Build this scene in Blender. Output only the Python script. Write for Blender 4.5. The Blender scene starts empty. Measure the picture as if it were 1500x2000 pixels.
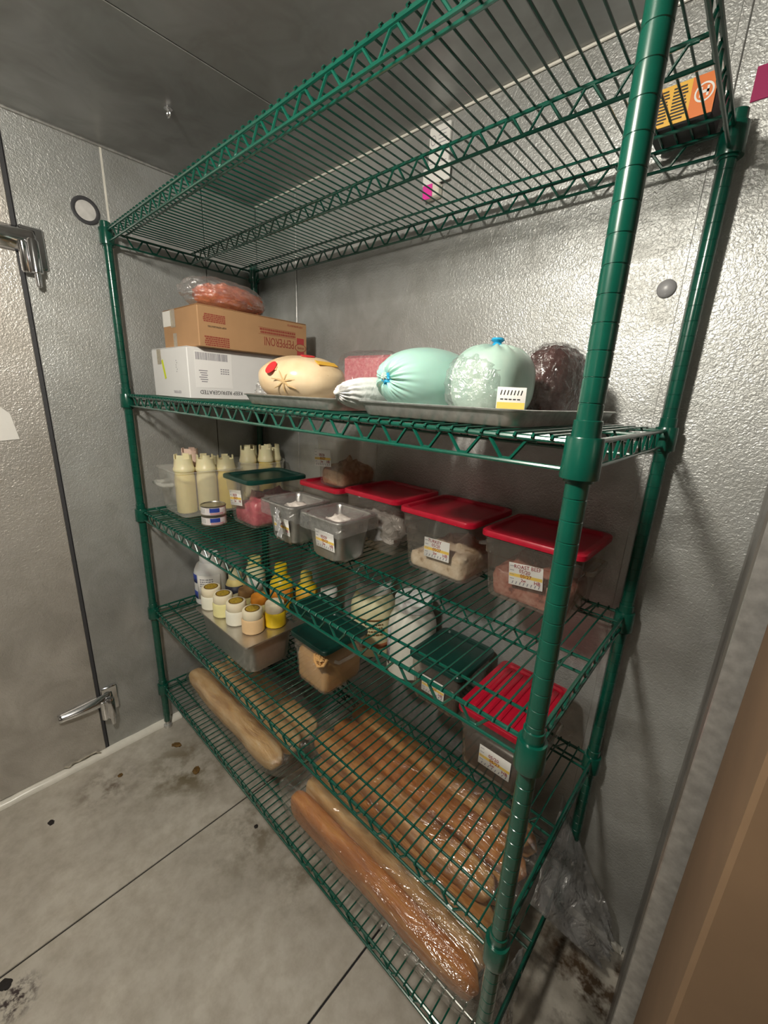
import bpy, math, random
from mathutils import Vector, Matrix, noise

# ------------------------------------------------------------------ camera, world, light, exposure
scene = bpy.context.scene
COL = scene.collection
random.seed(7)

cam_d = bpy.data.cameras.new('camera')
cam = bpy.data.objects.new('camera', cam_d)
COL.objects.link(cam)
scene.camera = cam
cam_d.sensor_fit = 'HORIZONTAL'
cam_d.sensor_width = 36.0
cam_d.lens = 798.566 * 36.0 / 1500.0
cam_d.shift_x = (750.0 - 764.97) / 1500.0
cam_d.shift_y = (1002.47 - 1000.0) / 1500.0
cam_d.clip_start = 0.01
_r = Vector((0.74397, 0.66659, 0.04656))
_u = Vector((-0.21633, 0.17435, 0.96063))
_f = Vector((-0.63222, 0.72475, -0.27392))
cam.matrix_world = Matrix(((_r.x, _u.x, -_f.x, 1.6104), (_r.y, _u.y, -_f.y, -0.4689),
                           (_r.z, _u.z, -_f.z, 1.3890), (0, 0, 0, 1)))

world = bpy.data.worlds.new('world')
scene.world = world
world.use_nodes = True
world.node_tree.nodes['Background'].inputs[0].default_value = (0.5, 0.55, 0.6, 1)
world.node_tree.nodes['Background'].inputs[1].default_value = 0.05

LAMP_POS = (1.14, -0.68, 1.945)      # ceiling globe lamp of the cold room (built below)
LAMP_COLOR = (1.0, 0.94, 0.825)
LAMP_STRENGTH = 500.0

vs = scene.view_settings
vs.view_transform = 'Standard'
vs.look = 'None'
vs.gamma = 1.0
vs.use_curve_mapping = False
vs.exposure = 0.0

# ------------------------------------------------------------------ measures of the place
IN = 0.0254
L, D = 1.4708, 0.490                   # post spacing of the shelving unit
SHELF_Z = [1.8159, 1.3365, 0.9379, 0.5423, 0.1942]
POST_TOP = 1.8527
MAT = 0.0205                           # top of the wires above a shelf's centre height
XW, YW, H = -0.030, 0.525, 2.0634      # left wall, back wall, ceiling
S1, S2, S3, S4, S5 = [z + MAT for z in SHELF_Z]

# ------------------------------------------------------------------ mesh helpers
class MB:
    def __init__(self):
        self.v = []; self.f = []
    def add(self, vs_, fs_):
        o = len(self.v)
        self.v += [tuple(p) for p in vs_]
        self.f += [tuple(i + o for i in f) for f in fs_]
        return self
    def box(self, x0, x1, y0, y1, z0, z1):
        return self.add([(x0,y0,z0),(x1,y0,z0),(x1,y1,z0),(x0,y1,z0),(x0,y0,z1),(x1,y0,z1),(x1,y1,z1),(x0,y1,z1)],
                        [(0,3,2,1),(4,5,6,7),(0,1,5,4),(1,2,6,5),(2,3,7,6),(3,0,4,7)])
    def bbox(self, x0, x1, y0, y1, z0, z1, b=0.003):
        # box with chamfered edges
        w, d = x1-x0, y1-y0
        cx, cy = (x0+x1)/2, (y0+y1)/2
        rings = [rring(w-2*b, d-2*b, b, z0, 1, cx, cy), rring(w, d, b, z0+b, 1, cx, cy),
                 rring(w, d, b, z1-b, 1, cx, cy), rring(w-2*b, d-2*b, b, z1, 1, cx, cy)]
        return self.loft(rings, True, True)
    def loft(self, rings, cap0=False, cap1=False):
        n = len(rings[0]); o = len(self.v)
        for r in rings: self.v += [tuple(p) for p in r]
        for k in range(len(rings)-1):
            for i in range(n):
                j = (i+1) % n
                self.f.append((o+k*n+i, o+k*n+j, o+(k+1)*n+j, o+(k+1)*n+i))
        if cap0: self.f.append(tuple(o+i for i in reversed(range(n))))
        if cap1: self.f.append(tuple(o+(len(rings)-1)*n+i for i in range(n)))
        return self
    def lathe(self, prof, n=20, cx=0, cy=0, cap0=True, cap1=True):
        rings = [[(cx+r*math.cos(2*math.pi*i/n), cy+r*math.sin(2*math.pi*i/n), z) for i in range(n)] for r, z in prof]
        return self.loft(rings, cap0, cap1)
    def tube(self, pts, r, n=6, caps=True, closed=False):
        pts = [Vector(p) for p in pts]
        rings = []
        N = len(pts)
        ref = None
        for i, p in enumerate(pts):
            if closed: t = pts[(i+1) % N] - pts[i-1]
            elif i == 0: t = pts[1]-pts[0]
            elif i == N-1: t = pts[-1]-pts[-2]
            else: t = pts[i+1]-pts[i-1]
            t.normalize()
            if ref is None:
                ref = Vector((0,0,1)) if abs(t.z) < 0.9 else Vector((1,0,0))
            a = ref - t*ref.dot(t)
            if a.length < 1e-6: a = t.orthogonal()
            a.normalize(); ref = a
            b = t.cross(a)
            rr = r[i] if isinstance(r, (list, tuple)) else r
            rings.append([p + (a*math.cos(2*math.pi*k/n) + b*math.sin(2*math.pi*k/n))*rr for k in range(n)])
        if closed: rings.append(rings[0])
        return self.loft(rings, caps and not closed, caps and not closed)
    def blob(self, c, rad, fn=None, nu=40, nv=24, axis='z', e=1.0):
        # closed rounded body; fn(unit vector, theta, phi) -> radial factor; e<1 squarer
        rows = []
        def pw(a): return math.copysign(abs(a)**e, a)
        for j in range(nv+1):
            th = math.pi*j/nv
            row = []
            for i in range(nu):
                ph = 2*math.pi*i/nu
                a = (pw(math.sin(th))*pw(math.cos(ph)), pw(math.sin(th))*pw(math.sin(ph)), pw(math.cos(th)))
                if axis == 'y': a = (a[0], a[2], -a[1])
                elif axis == '-y': a = (a[0], -a[2], a[1])
                elif axis == 'x': a = (a[2], a[1], -a[0])
                s = fn(Vector(a), th, ph) if fn else 1.0
                row.append((c[0]+a[0]*rad[0]*s, c[1]+a[1]*rad[1]*s, c[2]+a[2]*rad[2]*s))
            rows.append(row)
        rows[0] = [rows[0][0]]*nu if False else rows[0]
        o = len(self.v)
        top = tuple(sum(p[k] for p in rows[0])/nu for k in range(3))
        bot = tuple(sum(p[k] for p in rows[-1])/nu for k in range(3))
        self.v.append(top)
        for row in rows[1:-1]: self.v += row
        self.v.append(bot)
        last = len(self.v)-1
        for i in range(nu):
            j = (i+1) % nu
            self.f.append((o, o+1+i, o+1+j))
            self.f.append((last, last-nu+j, last-nu+i))
        for r in range(nv-2):
            for i in range(nu):
                j = (i+1) % nu
                a = o+1+r*nu
                self.f.append((a+i, a+nu+i, a+nu+j, a+j))
        return self
    def grid(self, fn, nu, nv):
        o = len(self.v)
        for j in range(nv+1):
            for i in range(nu+1):
                self.v.append(tuple(fn(i/nu, j/nv)))
        for j in range(nv):
            for i in range(nu):
                a = o+j*(nu+1)+i
                self.f.append((a, a+1, a+nu+2, a+nu+1))
        return self
    def mesh(self, name, smooth=True, angle=40):
        me = bpy.data.meshes.new(name)
        me.from_pydata(self.v, [], self.f)
        me.validate()
        if smooth:
            me.shade_smooth()
            me.set_sharp_from_angle(angle=math.radians(angle))
        me.update()
        return me

def rring(w, d, r, z, n=4, cx=0.0, cy=0.0):
    r = max(min(r, w/2-1e-5, d/2-1e-5), 1e-5)
    out = []
    for (sx, sy, a0) in ((1,1,0), (-1,1,90), (-1,-1,180), (1,-1,270)):
        for k in range(n+1):
            a = math.radians(a0 + 90*k/n)
            out.append((cx+sx*(w/2-r)+r*math.cos(a), cy+sy*(d/2-r)+r*math.sin(a), z))
    return out

def obj(name, mb, mat, parent=None, loc=None, smooth=True, angle=40, label=None, solid=0.0):
    me = mb if isinstance(mb, bpy.types.Mesh) else mb.mesh(name, smooth, angle)
    if mat is not None and not me.materials: me.materials.append(mat)
    o = bpy.data.objects.new(name, me)
    COL.objects.link(o)
    if parent: o.parent = parent
    if loc: o.location = loc
    if label: o['label'] = label
    if solid:
        m = o.modifiers.new('thickness', 'SOLIDIFY'); m.thickness = solid; m.offset = 0
    return o

def thing(name, label, cat, loc=(0,0,0), rotz=0.0, group=None):
    o = bpy.data.objects.new(name, None)
    o.empty_display_size = 0.02
    COL.objects.link(o)
    o.location = loc; o.rotation_euler = (0,0,rotz)
    o['label'] = label; o['category'] = cat
    if group: o['group'] = group
    return o

def tag(o, label, cat, group=None):
    o['label'] = label; o['category'] = cat
    if group: o['group'] = group
    return o

def struct(name, mb, mat, **k):
    o = obj(name, mb, mat, **k)
    o['kind'] = 'structure'
    return o

def frame(o, u, n):
    # matrix with local x along u, local z along n (face normal), y = n x u
    u = Vector(u).normalized(); n = Vector(n).normalized()
    v = n.cross(u)
    return Matrix(((u.x,v.x,n.x,o[0]),(u.y,v.y,n.y,o[1]),(u.z,v.z,n.z,o[2]),(0,0,0,1)))

def text_mesh(s, size, depth=0.0002, align='CENTER', space=1.0, xs=1.0):
    cu = bpy.data.curves.new('lettering', 'FONT')
    cu.body = s; cu.size = size; cu.align_x = align; cu.align_y = 'CENTER'
    cu.extrude = depth; cu.space_character = space; cu.resolution_u = 2
    t = bpy.data.objects.new('lettering', cu)
    me = bpy.data.meshes.new_from_object(t)
    bpy.data.objects.remove(t); bpy.data.curves.remove(cu)
    me.transform(Matrix.Diagonal((xs,1,1,1)))
    me.name = 'lettering'
    return me

def lettering(s, size, mat, parent, mtx, **k):
    me = text_mesh(s, size, **k)
    me.materials.clear(); me.materials.append(mat)
    o = bpy.data.objects.new('lettering', me)
    COL.objects.link(o)
    o.parent = parent
    o.matrix_local = mtx
    return o

def nz(p, s, o=0.0):
    return noise.noise(Vector((p[0]*s+o, p[1]*s+o*1.7, p[2]*s-o)))

# ------------------------------------------------------------------ materials
MATS = {}
def nodes_of(name):
    m = bpy.data.materials.new(name); m.use_nodes = True
    nt = m.node_tree
    return m, nt, nt.nodes['Principled BSDF'], nt.nodes['Material Output']

def setp(b, **k):
    names = {'color':'Base Color','metal':'Metallic','rough':'Roughness','spec':'Specular IOR Level','coat':'Coat Weight',
             'coat_rough':'Coat Roughness','sss':'Subsurface Weight','emit':'Emission Color','emit_s':'Emission Strength','alpha':'Alpha','sheen':'Sheen Weight'}
    for a, v in k.items():
        i = b.inputs[names[a]]
        i.default_value = (*v, 1.0) if isinstance(v, tuple) and len(v) == 3 else v

def add_coord(nt, scale=(1,1,1)):
    tc = nt.nodes.new('ShaderNodeTexCoord'); mp = nt.nodes.new('ShaderNodeMapping')
    mp.inputs['Scale'].default_value = scale
    nt.links.new(tc.outputs['Object'], mp.inputs['Vector'])
    return mp.outputs['Vector']

def add_noise(nt, vec, scale, detail=3.0, rough=0.55, dist=0.0):
    n = nt.nodes.new('ShaderNodeTexNoise')
    n.inputs['Scale'].default_value = scale; n.inputs['Detail'].default_value = detail
    n.inputs['Roughness'].default_value = rough; n.inputs['Distortion'].default_value = dist
    nt.links.new(vec, n.inputs['Vector'])
    return n.outputs['Fac']

def ramp(nt, fac, stops):
    r = nt.nodes.new('ShaderNodeValToRGB')
    e = r.color_ramp.elements
    while len(e) < len(stops): e.new(0.5)
    for k, (p, c) in zip(e, stops):
        k.position = p; k.color = (*c, 1.0) if len(c) == 3 else c
    nt.links.new(fac, r.inputs['Fac'])
    return r.outputs['Color']

def mixc(nt, fac, a, b, mode='MIX'):
    m = nt.nodes.new('ShaderNodeMix'); m.data_type = 'RGBA'; m.blend_type = mode
    for s, v in ((m.inputs[0], fac), (m.inputs[6], a), (m.inputs[7], b)):
        if isinstance(v, (int, float)): s.default_value = v
        elif isinstance(v, tuple): s.default_value = (*v, 1.0)
        else: nt.links.new(v, s)
    return m.outputs[2]

def bump(nt, b, height, strength, dist):
    n = nt.nodes.new('ShaderNodeBump')
    n.inputs['Strength'].default_value = strength; n.inputs['Distance'].default_value = dist
    nt.links.new(height, n.inputs['Height'])
    for x in (b if isinstance(b, (list, tuple)) else [b]): nt.links.new(n.outputs['Normal'], x.inputs['Normal'])

def plain(name, color, rough=0.5, metal=0.0, var=0.0, vscale=40, bstr=0.0, bscale=200, bdist=0.001, stretch=(1,1,1), **k):
    if name in MATS: return MATS[name]
    m, nt, b, out = nodes_of(name)
    setp(b, color=color, rough=rough, metal=metal, **k)
    if var or bstr:
        v = add_coord(nt, stretch)
    if var:
        f = add_noise(nt, v, vscale)
        lo = tuple(max(0, c*(1-var)) for c in color); hi = tuple(min(1, c*(1+var)) for c in color)
        nt.links.new(ramp(nt, f, [(0.3, lo), (0.7, hi)]), b.inputs['Base Color'])
    if bstr:
        bump(nt, b, add_noise(nt, v, bscale, 2.0), bstr, bdist)
    MATS[name] = m
    return m

def clear(name, tint=(0.9,0.9,0.88), haze=0.06, haze_col=(0.75,0.75,0.72), rough=0.08, ior=1.45, bstr=0.0, bscale=60, bdist=0.004, stretch=(1,1,1), gloss=1.0, detail=4.0, f0=None):
    # see-through plastic: transparent body, fresnel gloss, some milky haze
    if name in MATS: return MATS[name]
    m, nt, b, out = nodes_of(name)
    nt.nodes.remove(b)
    tr = nt.nodes.new('ShaderNodeBsdfTransparent'); tr.inputs[0].default_value = (*tint, 1)
    df = nt.nodes.new('ShaderNodeBsdfDiffuse'); df.inputs[0].default_value = (*haze_col, 1)
    gl = nt.nodes.new('ShaderNodeBsdfGlossy'); gl.inputs['Roughness'].default_value = rough
    gl.inputs['Color'].default_value = (gloss, gloss, gloss, 1)
    f0 = f0 if f0 is not None else ((ior-1)/(ior+1))**2*1.6
    fr = nt.nodes.new('ShaderNodeLayerWeight'); fr.inputs['Blend'].default_value = 0.5
    pw = nt.nodes.new('ShaderNodeMath'); pw.operation = 'POWER'; pw.inputs[1].default_value = 4.0
    ma = nt.nodes.new('ShaderNodeMath'); ma.operation = 'MULTIPLY_ADD'; ma.inputs[1].default_value = 0.7-f0; ma.inputs[2].default_value = f0
    nt.links.new(fr.outputs['Facing'], pw.inputs[0]); nt.links.new(pw.outputs[0], ma.inputs[0])
    m1 = nt.nodes.new('ShaderNodeMixShader'); m1.inputs[0].default_value = haze
    m2 = nt.nodes.new('ShaderNodeMixShader')
    nt.links.new(tr.outputs[0], m1.inputs[1]); nt.links.new(df.outputs[0], m1.inputs[2])
    nt.links.new(ma.outputs[0], m2.inputs[0])
    nt.links.new(m1.outputs[0], m2.inputs[1]); nt.links.new(gl.outputs[0], m2.inputs[2])
    nt.links.new(m2.outputs[0], out.inputs['Surface'])
    if bstr:
        v = add_coord(nt, stretch)
        bump(nt, [gl, fr, df], add_noise(nt, v, bscale, detail, 0.6, 0.8), bstr, bdist)
    MATS[name] = m
    return m

def embossed(name, tint=(0.55,0.56,0.55), bstr=0.50, rough=0.42, metal=0.55, bscale=185):
    m, nt, b, out = nodes_of(name)
    v = add_coord(nt)
    f1 = add_noise(nt, v, 2.2, 4.0, 0.6)
    f2 = add_noise(nt, v, 9.0, 3.0, 0.6, 0.6)
    c1 = ramp(nt, f1, [(0.3, tuple(c*0.80 for c in tint)), (0.72, tuple(min(1, c*1.12) for c in tint))])
    c2 = ramp(nt, f2, [(0.35, (0.82,0.81,0.79)), (0.65, (1,1,1))])
    nt.links.new(mixc(nt, 1.0, c1, c2, 'MULTIPLY'), b.inputs['Base Color'])
    setp(b, metal=metal, rough=rough)
    r = ramp(nt, f2, [(0.3, (rough+0.1,)*3), (0.7, (rough-0.04,)*3)])
    nt.links.new(r, b.inputs['Roughness'])
    h = add_noise(nt, v, bscale, 1.5, 0.5, 0.9)
    bump(nt, b, h, bstr, 0.003)
    MATS[name] = m
    return m

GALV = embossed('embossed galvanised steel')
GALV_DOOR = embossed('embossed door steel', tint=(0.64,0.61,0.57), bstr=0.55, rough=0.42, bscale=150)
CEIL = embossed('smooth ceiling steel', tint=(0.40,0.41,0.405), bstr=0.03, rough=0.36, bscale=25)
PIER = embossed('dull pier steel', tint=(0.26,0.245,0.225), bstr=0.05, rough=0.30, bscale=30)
DARK_GAP = plain('dark joint', (0.012,0.011,0.014), 0.7)
CAULK = plain('white caulk', (0.86,0.83,0.75), 0.28, var=0.06, vscale=30)
CHROME = plain('chrome', (0.78,0.78,0.80), 0.12, 1.0, var=0.05)
STEEL = plain('brushed pan steel', (0.50,0.485,0.46), 0.34, 0.85, var=0.10, vscale=30)
ALU = plain('dull aluminium', (0.60,0.595,0.58), 0.38, 0.75, var=0.18, vscale=60, bstr=0.05, bscale=300)
GREEN = plain('green epoxy', (0.002,0.074,0.048), 0.25, var=0.10, vscale=25, coat=0.5, coat_rough=0.15)
GREEN_LID = plain('dark green lid plastic', (0.003,0.040,0.030), 0.33, var=0.1)
RED_LID = plain('red lid plastic', (0.48,0.006,0.028), 0.36, var=0.06)
BLACK = plain('black print', (0.015,0.014,0.016), 0.6)
PAPER = plain('white label paper', (0.80,0.78,0.74), 0.65)
YELLOW_BAND = plain('yellow print', (0.82,0.57,0.12), 0.6)
RED_INK = plain('red pen ink', (0.30,0.012,0.018), 0.6)
GREY_INK = plain('grey print', (0.28,0.27,0.30), 0.6)
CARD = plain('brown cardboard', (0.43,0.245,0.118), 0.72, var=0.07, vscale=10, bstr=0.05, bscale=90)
CARD_DIM = plain('cardboard carton', (0.17,0.105,0.058), 0.75, var=0.08, vscale=8)  # base colour lowered to stand in for shade on the foreground carton
CARD_PRINT = plain('red brown box print', (0.30,0.055,0.035), 0.7)
WHITE_BOX = plain('white coated cardboard', (0.75,0.745,0.74), 0.5, var=0.03, vscale=9, bstr=0.08, bscale=14, bdist=0.004)
TAPE = clear('clear packing tape', (0.86,0.82,0.74), 0.30, (0.72,0.66,0.55), 0.15, bstr=0.3, bscale=60)
LIME = plain('lime sticker', (0.62,0.70,0.02), 0.55)
ORANGE_PRINT = plain('orange print', (0.72,0.18,0.03), 0.5)
YELLOW_CARD = plain('yellow print card', (0.80,0.45,0.05), 0.5)
PINK_PAPER = plain('pink note paper', (0.85,0.05,0.40), 0.6)
MAGENTA = plain('magenta note', (0.36,0.01,0.10), 0.6)
POLY = clear('clear polycarbonate', (0.95,0.94,0.92), 0.10, (0.66,0.63,0.58), 0.10)
POLY_SMOKE = clear('smoky polycarbonate', (0.90,0.87,0.83), 0.14, (0.50,0.46,0.40), 0.12)
POLY_WHITE = clear('frosted bin plastic', (0.93,0.93,0.91), 0.28, (0.82,0.82,0.78), 0.15)
FILM = clear('cling film', (0.97,0.97,0.97), 0.10, (0.9,0.9,0.9), 0.20, 1.32, bstr=0.8, bscale=55, bdist=0.010, f0=0.20)
FILM_THIN = clear('thin shiny film', (0.98,0.98,0.98), 0.02, (0.9,0.9,0.9), 0.20, bstr=0.8, bscale=55, bdist=0.010, f0=0.10)
BAG_FILM = clear('bread bag film', (0.96,0.955,0.94), 0.025, (0.9,0.88,0.84), 0.15, 1.36, bstr=1.0, bscale=20, bdist=0.014, stretch=(0.5,2.2,2.2), f0=0.13)
BAG_CRUMPLE = clear('crumpled bag film', (0.90,0.90,0.90), 0.22, (0.74,0.74,0.75), 0.18, 1.4, f0=0.20, bstr=1.0, bscale=30, bdist=0.012)
WHITE_BAG = clear('milky bag film', (0.7,0.7,0.7), 0.55, (0.78,0.76,0.76), 0.2, 1.45, bstr=0.9, bscale=28, bdist=0.012)

def floor_mat():
    m, nt, b, out = nodes_of('worn floor steel')
    v = add_coord(nt)
    f1 = add_noise(nt, v, 3.0, 5.0, 0.6, 0.3)
    f2 = add_noise(nt, v, 22.0, 4.0, 0.65)
    c = ramp(nt, f1, [(0.30, (0.45,0.415,0.36)), (0.70, (0.64,0.60,0.53))])
    c2 = ramp(nt, f2, [(0.33, (0.80,0.78,0.75)), (0.62, (1,1,1))])
    c = mixc(nt, 1.0, c, c2, 'MULTIPLY')
    # dirt stains with their own ragged shapes
    for (x, y, r, k, col, sc) in ((0.27,-0.02,0.22,1.0,(0.15,0.115,0.055),9), (0.66,0.03,0.20,0.8,(0.17,0.14,0.09),12),
                              (0.60,-0.56,0.055,1.6,(0.035,0.02,0.02),60), (0.14,-0.26,0.13,0.9,(0.16,0.12,0.085),16),
                              (0.86,0.06,0.16,0.7,(0.18,0.15,0.10),14), (1.60,0.40,0.20,1.5,(0.07,0.04,0.018),14), (1.50,0.46,0.12,1.2,(0.09,0.05,0.02),18)):
        vm = nt.nodes.new('ShaderNodeVectorMath'); vm.operation = 'DISTANCE'
        tc = nt.nodes.new('ShaderNodeTexCoord')
        nt.links.new(tc.outputs['Object'], vm.inputs[0]); vm.inputs[1].default_value = (x, y, 0)
        nf = add_noise(nt, v, sc, 4.0, 0.65)
        mr = nt.nodes.new('ShaderNodeMapRange'); mr.inputs['From Min'].default_value = r; mr.inputs['From Max'].default_value = r*0.1
        mr.inputs['To Min'].default_value = 0.0; mr.inputs['To Max'].default_value = k
        nt.links.new(vm.outputs['Value'], mr.inputs['Value'])
        mu = nt.nodes.new('ShaderNodeMath'); mu.operation = 'MULTIPLY'
        nt.links.new(mr.outputs[0], mu.inputs[0])
        nr = ramp(nt, nf, [(0.45, (0,0,0)), (0.62, (1,1,1))])
        nt.links.new(nr, mu.inputs[1]); mu.use_clamp = True
        c = mixc(nt, mu.outputs[0], c, col)
    nt.links.new(c, b.inputs['Base Color'])
    setp(b, metal=0.15, rough=0.42)
    bump(nt, b, f2, 0.06, 0.002)
    MATS['floor'] = m
    return m
FLOOR = floor_mat()

def mottled(name, stops, scale=30, detail=4.0, rough=0.5, bstr=0.2, bscale=80, bdist=0.002, stretch=(1,1,1), dist=0.3, **k):
    m, nt, b, out = nodes_of(name)
    v = add_coord(nt, stretch)
    f = add_noise(nt, v, scale, detail, 0.6, dist)
    nt.links.new(ramp(nt, f, stops), b.inputs['Base Color'])
    setp(b, rough=rough, **k)
    if bstr: bump(nt, b, add_noise(nt, v, bscale, 3.0), bstr, bdist)
    MATS[name] = m
    return m

CRUST = mottled('golden bread crust', [(0.28,(0.34,0.115,0.022)),(0.5,(0.58,0.255,0.065)),(0.74,(0.80,0.50,0.20))], 16, stretch=(0.5,2,2), rough=0.6, bstr=0.25, bscale=120)
CRUST_PALE = mottled('pale bread crust', [(0.28,(0.44,0.23,0.08)),(0.5,(0.68,0.42,0.18)),(0.74,(0.84,0.64,0.37))], 16, stretch=(0.5,2,2), rough=0.65, bstr=0.25, bscale=120)
CRUST_DARK = mottled('brown bread crust', [(0.28,(0.34,0.10,0.018)),(0.52,(0.55,0.20,0.04)),(0.76,(0.74,0.37,0.11))], 14, stretch=(0.5,2,2), rough=0.55, bstr=0.25, bscale=120)
HAM = mottled('pink sliced ham', [(0.3,(0.36,0.035,0.06)),(0.55,(0.58,0.10,0.14)),(0.75,(0.72,0.30,0.30))], 26, rough=0.35, bstr=0.5, bscale=50, bdist=0.004)
BEEF = mottled('roast beef slices', [(0.30,(0.14,0.03,0.02)),(0.45,(0.42,0.15,0.11)),(0.72,(0.60,0.35,0.29))], 42, rough=0.4, bstr=0.6, bscale=60, bdist=0.004)
TURKEY = mottled('pale sliced turkey', [(0.28,(0.30,0.18,0.09)),(0.42,(0.64,0.50,0.35)),(0.75,(0.82,0.72,0.58))], 36, rough=0.4, bstr=0.5, bscale=55, bdist=0.004)
CHICKEN = mottled('cut cooked chicken', [(0.28,(0.24,0.13,0.06)),(0.5,(0.48,0.30,0.16)),(0.75,(0.62,0.46,0.30))], 45, rough=0.5, bstr=0.6, bscale=70, bdist=0.004)
SAUCE_BROWN = mottled('tan sauce', [(0.3,(0.55,0.30,0.11)),(0.7,(0.72,0.44,0.18))], 8, rough=0.35, bstr=0.1, bscale=30)
SAUCE_DARK = plain('dark sauce', (0.022,0.010,0.008), 0.25, var=0.3, vscale=12)
PALE_FILL = mottled('pale food', [(0.3,(0.62,0.55,0.50)),(0.7,(0.80,0.74,0.68))], 30, rough=0.5, bstr=0.4, bscale=60)
PEPPERONI = mottled('orange red pepperoni', [(0.3,(0.50,0.07,0.03)),(0.55,(0.74,0.19,0.08)),(0.8,(0.82,0.36,0.20))], 40, rough=0.35, bstr=0.6, bscale=60, bdist=0.004)
TEAL = plain('pale teal casing', (0.42,0.68,0.60), 0.30, var=0.05, vscale=12, sss=0.1)
TEAL_WRAP = mottled('teal casing under film', [(0.3,(0.40,0.60,0.52)),(0.7,(0.58,0.72,0.62))], 12, rough=0.3, bstr=0.2, bscale=40)
BLUE_CLIP = plain('blue knot plastic', (0.03,0.36,0.62), 0.35)
NETTING = mottled('white net casing', [(0.3,(0.74,0.72,0.71)),(0.7,(0.88,0.87,0.86))], 60, rough=0.55, bstr=0.5, bscale=140)
CREAM = mottled('cream meat casing', [(0.3,(0.66,0.46,0.26)),(0.6,(0.80,0.62,0.40)),(0.85,(0.86,0.72,0.52))], 10, rough=0.28, bstr=0.12, bscale=40)
DARK_MEAT = mottled('dark wrapped meat', [(0.3,(0.045,0.018,0.016)),(0.6,(0.11,0.045,0.04)),(0.85,(0.20,0.10,0.09))], 25, rough=0.25, bstr=0.7, bscale=45, bdist=0.006)
PINK = mottled('pink wrapped block', [(0.35,(0.66,0.16,0.20)),(0.6,(0.78,0.32,0.34)),(0.8,(0.85,0.50,0.50))], 150, rough=0.35, bstr=0.3, bscale=220)
RED_STICKER = plain('red sticker', (0.66,0.03,0.035), 0.4)
CREAM_SAUCE = plain('cream sauce', (0.86,0.70,0.28), 0.4, var=0.04, sss=0.05)
PALE_SAUCE = plain('pale cream sauce', (0.82,0.73,0.42), 0.4, var=0.05)
YELLOW_SAUCE = plain('yellow sauce', (0.82,0.62,0.12), 0.4, var=0.06)
PINK_SAUCE = plain('pink sauce', (0.75,0.48,0.38), 0.4, var=0.05)
BOTTLE_TOP = plain('natural bottle plastic', (0.82,0.73,0.46), 0.35, sss=0.1)
JAR_WHITE = plain('white sauce jar', (0.82,0.80,0.68), 0.35, var=0.03)
JAR_CREAM = plain('pale yellow sauce jar', (0.80,0.74,0.36), 0.35, var=0.03)
JAR_PEACH = plain('peach sauce jar', (0.80,0.55,0.30), 0.35, var=0.04)
GOLD = plain('gold cap sticker', (0.62,0.42,0.06), 0.3, 0.4, var=0.3, vscale=160)
BROWN_RING = plain('brown ring print', (0.16,0.08,0.015), 0.5)
MUSTARD = plain('mustard yellow', (0.86,0.60,0.02), 0.35, var=0.1, vscale=30)
MAYO = mottled('mayonnaise', [(0.3,(0.70,0.64,0.36)),(0.7,(0.84,0.80,0.56))], 18, rough=0.35, bstr=0.1)
MILK_PLASTIC = plain('white plastic jug', (0.80,0.79,0.78), 0.4, var=0.03, sss=0.1)
BLUE_LABEL = plain('blue label print', (0.03,0.06,0.32), 0.4)
NAVY = plain('dark navy print', (0.02,0.025,0.05), 0.5)
ORANGE_LABEL = plain('orange label', (0.75,0.28,0.03), 0.5)
BROWN_GLASS = plain('brown jar label', (0.30,0.17,0.07), 0.4, var=0.3)
CAN_TIN = plain('tin can metal', (0.55,0.52,0.44), 0.3, 1.0, var=0.1)
SCRAP = plain('dried food scrap', (0.14,0.075,0.018), 0.7, var=0.4, vscale=120)
SCRAP_DARK = plain('dark dirt scrap', (0.02,0.016,0.014), 0.8)
KNOB = plain('grey plastic button', (0.30,0.30,0.31), 0.35)
IVORY = plain('ivory plastic', (0.80,0.76,0.66), 0.4)
LAMP_EMIT = bpy.data.materials.new('lit lamp globe'); LAMP_EMIT.use_nodes = True
_b = LAMP_EMIT.node_tree.nodes['Principled BSDF']
setp(_b, color=(0.8,0.8,0.8), emit=LAMP_COLOR, emit_s=LAMP_STRENGTH)
GASKET = plain('grey rubber', (0.05,0.05,0.055), 0.6)

# ------------------------------------------------------------------ the room
def panels(prefix, axis, splits, fn, mat, parent, gap=0.0025):
    for a, b in zip(splits[:-1], splits[1:]):
        mb = MB(); fn(mb, a+gap/2, b-gap/2)
        obj(prefix, mb, mat, parent, angle=30)

Y0, X1 = -2.3, 2.75
fl = struct('floor', MB().box(XW-0.12, X1+0.1, Y0-0.1, YW+0.12, -0.06, -0.006), DARK_GAP, smooth=False)
def fpan(mb, a, b): mb.bbox(a, b, Y0, YW+0.002, -0.006, 0.0, 0.0012)
panels('floor_panel', 'x', [XW-0.002, 0.527, 1.129, 1.731, 2.333, X1], fpan, FLOOR, fl, 0.005)
ce = struct('ceiling', MB().box(XW-0.12, X1+0.1, Y0-0.1, YW+0.12, H+0.004, H+0.06), DARK_GAP, smooth=False)
def cpan(mb, a, b): mb.bbox(a, b, Y0, YW+0.002, H, H+0.004, 0.0012)
panels('ceiling_panel', 'x', [XW-0.002, 0.540, 1.142, 1.744, 2.346, X1], cpan, CEIL, ce, 0.003)

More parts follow.
